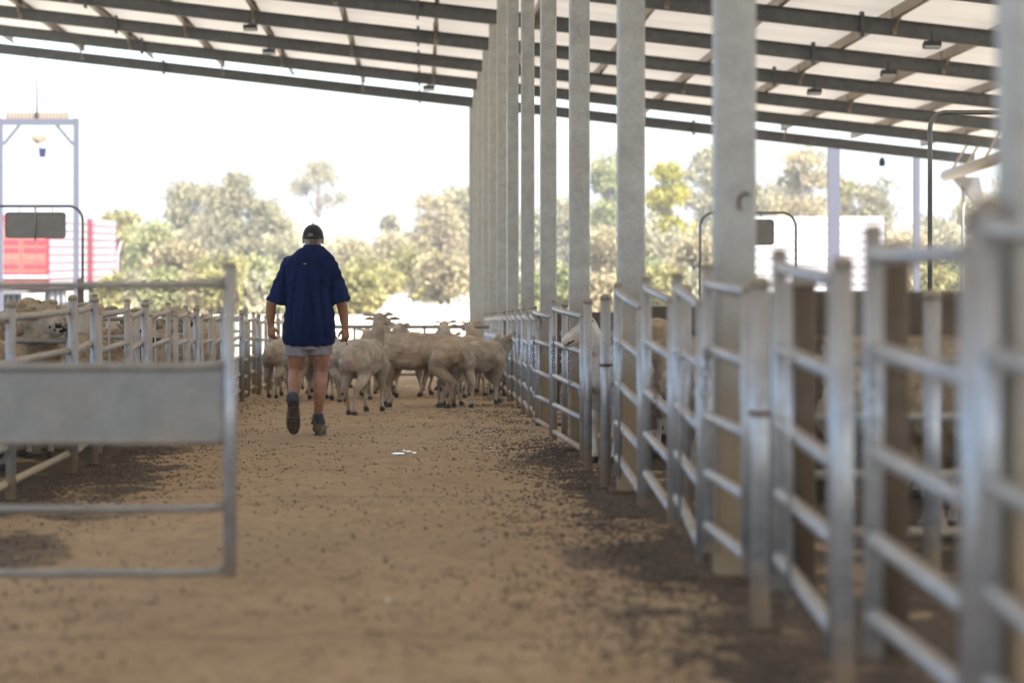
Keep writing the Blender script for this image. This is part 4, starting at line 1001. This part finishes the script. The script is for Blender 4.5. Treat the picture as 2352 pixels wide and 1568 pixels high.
# legs
cb([(-.095, 0, .86, .105), (-.10, .01, .74, .092), (-.115, .03, .60, .068), (-.117, .035, .545, .060), (-.118, -.03, .49, .060), (-.12, -.10, .44, .058), (-.122, -.19, .375, .042), (-.122, -.235, .335, .036)])
cb([(.10, 0, .86, .105), (.108, 0, .74, .090), (.110, 0, .60, .066), (.106, .0, .54, .058), (.104, -.03, .45, .059), (.098, -.035, .37, .056), (.088, -.015, .25, .040), (.082, 0, .16, .037), (.08, .02, .09, .036)])
me = remesh(q, .0058, 3, .45)
displace(me, lambda p, n_: noise.noise(p * 22) * .0022)
setmats(me, [M['skin']]); link('body', me, man)
for sg in (-1, 1):
    q = MB(); q.ball(hc + Vector((sg * .03, .083, .005)), .011, 10, 8); q.build('eye', M['eye'], man)
# shirt
q = MB(); n_ = 48; rings = []
prof = [(.772, .212, .150, 0), (.80, .222, .158, 0), (.88, .228, .166, 0), (.96, .222, .168, 0), (1.06, .212, .165, .0), (1.16, .210, .158, 0), (1.27, .218, .150, -.005), (1.36, .226, .148, -.01), (1.44, .230, .138, -.015), (1.50, .222, .128, -.02), (1.54, .200, .116, -.022), (1.572, .165, .104, -.022), (1.598, .120, .092, -.02), (1.618, .084, .078, -.015)]
for h, a, b2, cy in prof:
    cx = .012 if h > 1.3 else .006
    lean = max(0, (h - 1.4)) * .12
    ring = []
    for k in range(n_):
        t_ = 2 * math.pi * k / n_; c_ = math.cos(t_); s2 = math.sin(t_); e = .82
        x = a * math.copysign(abs(c_) ** e, c_); y = b2 * math.copysign(abs(s2) ** e, s2)
        zz = h
        if h < .79: zz += .010 * math.cos(2 * t_)
        ring.append(Vector((x + cx + lean, y + cy, zz - (.25 * max(0, abs(x) - .11) if h > 1.48 else 0))))
    rings.append(ring)
q.loft(rings)
def cone(q, p0, p1, r0, r1, n_=20, sq=1.0):
    q.tube([Vector(p0).lerp(Vector(p1), t_) for t_ in (0, .33, .66, 1)], [r0 + (r1 - r0) * t_ for t_ in (0, .33, .66, 1)], n_)
cone(q, (-.150, -.015, 1.465), (-.292, -.03, 1.135), .080, .080); cone(q, (.175, -.015, 1.450), (.290, -.035, 1.140), .080, .082)
q.ball((-.150, -.015, 1.465), .081, 16, 12); q.ball((.175, -.015, 1.450), .081, 16, 12)
me = remesh(q, .0075, 4, .5)
def folds(p, n3):
    x = p.x
    back = max(0, -n3.y); torso = 1 if abs(x) < .19 else 0
    dn = max(0, min(1, (1.50 - p.z) / .5))
    f_ = 0
    # centre box pleat and loose folds that spread downwards
    for x0, am, wd in ((-.035, .016, .015), (.022, -.018, .013), (.058, .014, .014), (.105, -.015, .016), (-.095, -.015, .016), (-.145, .008, .02), (.15, .007, .018)):
        xc = x0 * (1 + .35 * dn) + .012 * math.sin(p.z * 7 + x0 * 30); f_ += am * math.exp(-((x - xc) / wd) ** 2)
    f_ *= 1.35 * max(0, min(1, (p.z - .785) / .06)) * torso * (back if p.y < 0 else .6) * min(1, dn * 2.2)
    # creases pulling from the armpits, and the sleeve seams
    for sg in (-1, 1):
        ax = x * sg - .20; f_ -= .010 * math.exp(-(ax / .010) ** 2) * max(0, min(1, (1.46 - p.z) / .06)) * (1 if p.z > 1.1 else 0)
        f_ += .006 * math.sin((p.z * 1.0 + x * sg * .8) * 62) * math.exp(-((x * sg - .15) / .05) ** 2) * math.exp(-((p.z - 1.30) / .10) ** 2)
        if x * sg > .2: f_ += .003 * math.sin((p.z * .9 - x * sg * .9) * 70)
    f_ += .006 * noise.noise(Vector((p.x * 9, p.y * 9, p.z * 5))) + .009 * noise.noise(Vector((p.x * 22, p.y * 22, p.z * 7))) + .004 * noise.noise(Vector((p.x * 10, p.y * 10, p.z * 26))) * (1 if p.z < 1.0 or abs(x) > .2 else .4)
    return f_
displace(me, folds)
setmats(me, [M['navy']]); sh = link('shirt', me, man)
q = MB(); rings = []      # collar
for h, r_, rd, dy in ((1.578, .090, .088, -.016), (1.60, .084, .082, -.016), (1.632, .077, .078, -.012), (1.636, .073, .074, -.012), (1.60, .074, .074, -.012)):
    rings.append([Vector((.032 + r_ * math.cos(R(15 * k)), dy + rd * math.sin(R(15 * k)), h + (.0 if math.sin(R(15 * k)) < 0 else -.03 * math.sin(R(15 * k))))) for k in range(24)])
q.loft(rings, cap=False); q.build('collar', M['navy'], sh)
q = MB(); q.box((-.025, -.152, 1.472), (.012, .003, .0025), Matrix.Rotation(R(-8), 3, 'Y')); q.build('label_tab', M['tab'], sh)
# yoke seam
q = MB(); pts = [Vector((x, -.150 + .35 * x * x, 1.478 - .25 * x * x)) for x in [-.15 + .03 * k for k in range(11)]]; q.tube(pts, .0022, 6); q.build('yoke_seam', M['navy'], sh)
# shorts
q = MB()
def ell(cx, cy, h, a, b2, n_=28, tl=0): return [Vector((cx + a * math.cos(2 * math.pi * k / n_), cy + b2 * math.sin(2 * math.pi * k / n_), h + tl * math.cos(2 * math.pi * k / n_))) for k in range(n_)]
q.loft([ell(0, 0, .74, .200, .134), ell(0, 0, .80, .192, .118), ell(0, 0, .92, .17, .095)])
q.loft([ell(-.098, .0, .680, .106, .120, tl=-.006), ell(-.098, 0, .74, .105, .125), ell(-.09, 0, .82, .098, .105)])
q.loft([ell(.106, 0, .688, .100, .114, tl=.008), ell(.104, 0, .75, .102, .125), ell(.09, 0, .82, .098, .105)])
me = remesh(q, .007, 2, .4)
displace(me, lambda p, n_: .006 * noise.noise(Vector((p.x * 16, p.y * 16, p.z * 9))) + .003 * math.sin(p.x * 90 + p.z * 20))
setmats(me, [M['shorts']]); link('shorts', me, man)
# cap
q = MB(); rings = []; cc = hc + Vector((0, -.014, .028))
for k in range(9):
    an = R(k * 11); r_ = math.cos(an); z = math.sin(an)
    rings.append([cc + Vector((.088 * r_ * math.cos(R(12 * j)), .108 * r_ * math.sin(R(12 * j)), .098 * z + (-.018 * math.sin(R(12 * j)) * 0))) for j in range(30)])
q.loft(rings)
lo = [cc + Vector((.0895 * math.cos(R(12 * j)), .1095 * math.sin(R(12 * j)), -.028)) for j in range(30)]; hi = [cc + Vector((.089 * math.cos(R(12 * j)), .109 * math.sin(R(12 * j)), .004)) for j in range(30)]
q.loft([lo, hi], cap=False)
q.ball(cc + Vector((0, 0, .1)), (.009, .009, .006), 8, 6)
cap = q.build('cap', M['capcloth'], man)
q = MB()   # brim
top = []; 
for j in range(13):
    a = R(20 + j * 140 / 12); top.append((.088 * math.cos(a), .105 * math.sin(a)))
outr = [(.080 * math.cos(R(20 + j * 140 / 12)) * 1.02, .105 * math.sin(R(20 + j * 140 / 12)) + .075 * math.sin(R(j * 15))) for j in range(13)]
for dz in (0, .004):
    vs = [cc + Vector((x, y, -.018 + dz)) for x, y in top] + [cc + Vector((x, y, -.030 + dz)) for x, y in outr]
    q.add(vs, [(j, j + 1, 14 + j, 13 + j) for j in range(12)], True)
q.build('brim', M['capcloth'], cap)
# opening at the back of the cap shows hair
q = MB(); vs = [cc + Vector((math.sin(a_) * .033 * 1.0 - .008, -.1085 + .012 * (math.sin(a_) ** 2), .004 + math.cos(a_) * .032)) for a_ in [R(-90 + k * 15) for k in range(13)]]
q.ball(cc + Vector((-.012, -.094, .004)), (.034, .016, .022), 14, 10); q.build('hair_in_cap_opening', M['hair2'], cap)
q = MB(); q.tube([cc + Vector((.0915 * math.sin(R(a_)), -.1115 * math.cos(R(a_)), -.016)) for a_ in range(-40, 41, 8)], .009, 8); q.build('strap', M['capcloth'], cap)
# hair
q = MB(); q.ball(hc + Vector((0, -.016, .0)), (.0835, .099, .070), 20, 14)
q.ball(hc + Vector((0, -.035, -.035)), (.070, .068, .052), 18, 12)
for v_ in range(len(q.v)):
    v = Vector(q.v[v_]); 
    if v.y > hc.y + .01: v.y = hc.y + .01 - (v.y - hc.y - .01) * .05
    v += (v - hc).normalized() * .004 * noise.noise(v * 60); q.v[v_] = tuple(v)
q.cur = 1; q.mi = [0 if sum(q.v[i][0] for i in f) / len(f) < hc.x - .035 or sum(q.v[i][0] for i in f) / len(f) > hc.x + .05 else 1 for f in q.f]
q.build('hair', [M['hair'], M['hair2']], man)
# boots and socks
def boot(loc, rot):
    e = bpy.data.objects.new('boot', None)
    q = MB(); rings = []
    for y, w_, h, z0 in ((-.075, .030, .055, .0), (-.065, .038, .085, 0), (-.03, .042, .10, 0), (.03, .044, .10, 0), (.08, .048, .082, 0), (.14, .052, .066, 0), (.19, .047, .052, .0), (.215, .034, .040, 0), (.228, .015, .028, .0)):
        ring = []
        for k in range(20):
            t_ = 2 * math.pi * k / 20; c_ = math.cos(t_); s2 = math.sin(t_)
            ring.append(Vector((w_ * math.copysign(abs(c_) ** .7, c_), y, .022 + h / 2 + h / 2 * math.copysign(abs(s2) ** .7, s2))))
        rings.append(ring)
    q.loft(rings); q.ball((0, -.02, .095), (.045, .05, .03), 16, 10)
    me = q.mesh('boot', [M['leather']]); 
    displace(me, lambda p, n_: .004 * noise.noise(p * 30))
    b_ = link('boot', me, man, loc, rot)
    q = MB(); rings = []
    for z in (0, .012, .026):
        ring = []
        for k in range(36):
            t_ = 2 * math.pi * k / 36; y = .078 + .158 * math.sin(t_); w_ = .040 + .013 * math.sin(t_) - (.006 if abs(y - .05) < .05 else 0)
            ring.append(Vector((w_ * math.copysign(abs(math.cos(t_)) ** .75, math.cos(t_)), y, z)))
        rings.append(ring)
    q.loft(rings, sm=False)
    for k in range(9):
        y = -.055 + k * .03
        if .03 < y < .075: continue
        q.box((0, y, -.003), (.034, .008, .004))
    q.build('sole', M['sole'], b_); return b_
boot((.082, .0, 0.005), (0, 0, R(-8)))
lb_ = boot((-.112, -.275, .255), (R(-80), R(0), R(6)))
lb_.scale = (1.2, 1.0, 1.05)
def sock(pts, rs):
    q = MB(); q.tube(pts, rs, 20)
    me = q.mesh('sock', [M['sock']])
    displace(me, lambda p, n_: .006 * noise.noise(p * 35))
    link('sock', me, man)
sock([(.082, .0, .09), (.082, -.004, .105), (.083, -.005, .118), (.082, -.002, .14), (.080, 0, .165), (.079, 0, .186)], [.048, .066, .062, .052, .048, .046])
sock([(-.121, -.29, .285), (-.121, -.275, .30), (-.121, -.262, .315), (-.122, -.25, .332), (-.122, -.235, .35), (-.122, -.22, .36)], [.042, .054, .060, .059, .054, .044])
q = MB(); q.tube([(0, 0, 0), (.012, .01, -.035), (.03, .02, -.075)], [.004, .0045, .003], 8); o = q.build('marker_pen', M['black']); o.location = (XM + .305, YM + .045, fz(YM) + .845)
tag(o, 'short thin black pen held in the right hand of the man', 'pen')

# ------------------------------------------------------------------ trees
def tree(x, ytop, s_, hw, kind, label, name='tree', seed=0, sparse=False, low=.25, depth=None):
    rnd = random.Random(seed); Y_ = FPX / s_; X_ = (x - X0) / s_; H = (W(0, ytop, s_).z - GZ); rw = hw / s_ * 1.18
    t = thing(name, (X_, Y_, GZ), label, 'tree' if name != 'shrub' else 'shrub', None)
    tk = MB(); r0 = .05 + H * .018
    lean = rnd.uniform(-.4, .4)
    pts = [Vector((lean * (k / 5) ** 2 + rnd.uniform(-.08, .08) * (k > 0), rnd.uniform(-.1, .1), H * .82 * k / 5)) for k in range(6)]
    tk.tube(pts, [r0 * (1 - .15 * k) for k in range(6)], 8)
    nl = (44 if H > 5 else 30) if not sparse else 12; limbs = []
    cl = []
    for k in range(nl):
        if sparse: zz = H * rnd.uniform(.62, .95)
        else: zz = H * (low + (1 - low) * (rnd.random() ** .8) * .92)
        u = (zz / H - low) / (1 - low); maxr = rw * (math.sqrt(max(.02, 1 - (max(0, u - .25) / .80) ** 2))) * (.75 + .25 * min(1, u * 3))
        a = rnd.uniform(0, 2 * math.pi); rr = maxr * math.sqrt(rnd.random()) * .92
        cl.append((Vector((math.cos(a) * rr + lean * u, math.sin(a) * rr * .8, zz)), rnd.uniform(.20, .40) * rw * (.8 if sparse else 1) + .16))
    for k in range(10 if not sparse else 12):
        c = cl[k % len(cl)][0]; st = pts[min(4, max(1, int(c.z / H * 4)))]; mid = st.lerp(c, .5) + Vector((0, 0, .15 * rw)); tk.tube([st, mid, c], [r0 * .4, r0 * .25, r0 * .1], 6)
    tk.build('trunk', M['bark'], t)
    lf = MB(); vs = []; fs = []
    per = (120 if not sparse else 150); L_ = .15
    for c, r in cl:
        for j in range(per):
            v = Vector((rnd.gauss(0, .55), rnd.gauss(0, .55), rnd.gauss(0, .42))) * r
            if v.length > r * 1.5: continue
            p = c + v
            if p.z < .1: continue
            a = Vector((rnd.gauss(0, .6), rnd.gauss(0, .6), -1 if kind in ('gum', 'pale') else rnd.gauss(0, 1))).normalized(); b2 = a.orthogonal().normalized(); b2 = Matrix.Rotation(rnd.uniform(0, 6.28), 3, a) @ b2; sz = L_ * rnd.uniform(.5, 1.6)
            o = len(vs); vs += [p - a * sz, p + b2 * sz * .45, p + a * sz, p - b2 * sz * .45]; fs.append((o, o + 1, o + 2, o + 3))
    lf.add(vs, fs); lf.build('crown', LEAF[kind], t)
TR = [
 (285, 488, 37, 48, 'olive', 'olive-green dense tree right beside the red truck', 0), (345, 512, 40, 58, 'green', 'soft light green tree between the olive tree and the tall gum', 0),
 (440, 415, 33, 50, 'gum', 'left half of the tall feathery gum group', 0), (520, 398, 34, 62, 'gum', 'tallest feathery gum on the left', 0), (600, 455, 34, 55, 'gum', 'gum sloping down towards the head of the man', 0),
 (400, 560, 45, 60, 'tan', 'dry tan tree low in the left group', 0), (505, 592, 47, 62, 'olive', 'round yellow-green bush above the gate post', 0), (575, 600, 45, 55, 'green', 'green bush right of the gate post', 0), (655, 545, 36, 48, 'gum', 'grey-green tree just left of the cap', 0),
 (735, 356, 27, 55, 'gum', 'tall sparse gum with high thin crown above the man', 1),
 (800, 555, 37, 60, 'tan', 'dry scrubby tree right of the shoulder of the man', 0), (890, 545, 36, 58, 'tan', 'middle dry scrubby tree right of the man', 0), (897, 492, 27, 20, 'gum', 'small dark tree poking up on the skyline', 0),
 (1010, 448, 34, 55, 'tan', 'tall pinkish-tan gum left of the column row', 0), (1062, 430, 33, 42, 'gum', 'tall gum touching the column row', 0), (950, 575, 42, 55, 'olive', 'low olive shrub tree above the white rubble', 0), (840, 600, 46, 60, 'olive', 'low yellow-green tree beside the right arm', 0), (1030, 590, 44, 55, 'tan', 'dry bush behind the right rubble pile', 0),
 (1300, 452, 34, 50, 'pale', 'pale tree seen between the far columns', 0), (1222, 480, 34, 45, 'pale', 'pale tree at the middle of the column row', 0), (1400, 345, 34, 50, 'green', 'tall green tree left of the mottled column', 0), (1395, 520, 42, 60, 'tan', 'dry tree below the tall green tree', 0),
 (1535, 372, 36, 44, 'yellow', 'bright yellow-green wattle right of the mottled column', 0), (1505, 500, 43, 62, 'pale', 'pale bushy tree under the wattle', 0), (1615, 322, 34, 46, 'pale', 'very tall pale gum left of the hooked column', 0), (1600, 540, 45, 60, 'tan', 'dry tree behind the right arch', 0),
 (1715, 400, 34, 55, 'gum', 'gum hidden partly by the hooked column', 0), (1850, 335, 36, 66, 'tan', 'broad golden gum above the white trailer', 0), (1780, 420, 34, 45, 'pale', 'thin pale gum right of the hooked column', 0), (2000, 412, 34, 52, 'gum', 'grey-green tree above the right end of the white trailer', 0), (1940, 400, 33, 30, 'olive', 'narrow tree behind the broad pale post', 0),
 (2160, 500, 37, 55, 'pale', 'pale tree behind the tall pipe arch', 0), (2255, 445, 36, 50, 'pale', 'pale tree near the right edge', 0), (2080, 530, 40, 50, 'tan', 'low dry tree right of the white trailer', 0), (2330, 400, 36, 55, 'tan', 'tree at the extreme right behind the nearest column', 0),
 (1470, 600, 47, 60, 'green', 'low green shrub tree above the fifth column', 0), (1680, 600, 46, 60, 'olive', 'low olive tree left of the white trailer', 0), (2200, 590, 45, 60, 'green', 'low green tree behind the right pens', 0)]
for i, (x, yt, s_, hw, kd, lb, sp) in enumerate(TR):
    tree(x, yt, s_, hw, kd, lb, seed=100 + i, sparse=bool(sp), low=(.25 if yt < 540 else .08), name='shrub' if yt >= 575 else ('gum_tree' if kd in ('gum', 'pale') else 'tree'))
ks = ['olive', 'tan', 'green', 'pale']; names = {'olive': 'yellow-green', 'tan': 'dry tan', 'green': 'green', 'pale': 'pale'}
rnd2 = random.Random(31)
for i, x in enumerate([265, 305, 350, 400, 445, 495, 540, 590, 640, 690, 740, 790, 840, 1170, 1240, 1300, 1370, 1440, 1520, 1590, 1650, 1700, 2070, 2130, 2190, 2250]):
    kd = ks[(i * 7 + i // 3) % 4]; tree(x, 640 - rnd2.uniform(0, 22), 52, 36, kd, '%s bushy shrub in the low front row of the background, counting from the left' % ['first', 'second', 'third', 'fourth', 'fifth', 'sixth', 'seventh', 'eighth', 'ninth', 'tenth', 'eleventh', 'twelfth', 'thirteenth', 'fourteenth', 'fifteenth', 'sixteenth', 'seventeenth', 'eighteenth', 'nineteenth', 'twentieth', 'twenty-first', 'twenty-second', 'twenty-third', 'twenty-fourth', 'twenty-fifth', 'twenty-sixth'][i], name='shrub', seed=500 + i, low=.03)
# distant wood behind
q = MB(); rnd = random.Random(9); vs = []; fs = []
for i in range(22000):
    x = rnd.uniform(-45, 62); y = rnd.uniform(172, 190); hh = 4.4 + 1.8 * noise.noise(Vector((x * .12, 0, 0))) + .9 * noise.noise(Vector((x * .6, 3, 0))); z = GZ + rnd.random() ** .7 * hh
    a = Vector((rnd.gauss(0, 1), rnd.gauss(0, 1), rnd.gauss(0, 1))).normalized(); b2 = a.orthogonal().normalized(); sz = .3; p = Vector((x, y, z)); o = len(vs)
    vs += [p - a * sz, p + b2 * sz * .6, p + a * sz, p - b2 * sz * .6]; fs.append((o, o + 1, o + 2, o + 3))
q.add(vs, fs); tag(q.build('far_scrub', LEAF['pale']), 'continuous band of pale scrub behind the trees', 'scrub', kind='stuff')

# ------------------------------------------------------------------ haze
HAZE = 0.0011
if HAZE:
    q = MB(); q.box((0, 548, 7), (720, 612, 10.5))
    m = bpy.data.materials.new('air_haze'); m.use_nodes = True; n = m.node_tree.nodes; n.remove(n['Principled BSDF'])
    v = n.new('ShaderNodeVolumePrincipled'); v.inputs['Color'].default_value = (.93, .95, 1, 1); v.inputs['Density'].default_value = HAZE; v.inputs['Anisotropy'].default_value = .2
    m.node_tree.links.new(v.outputs[0], n['Material Output'].inputs['Volume'])
    tag(q.build('haze', m), kind='stuff')
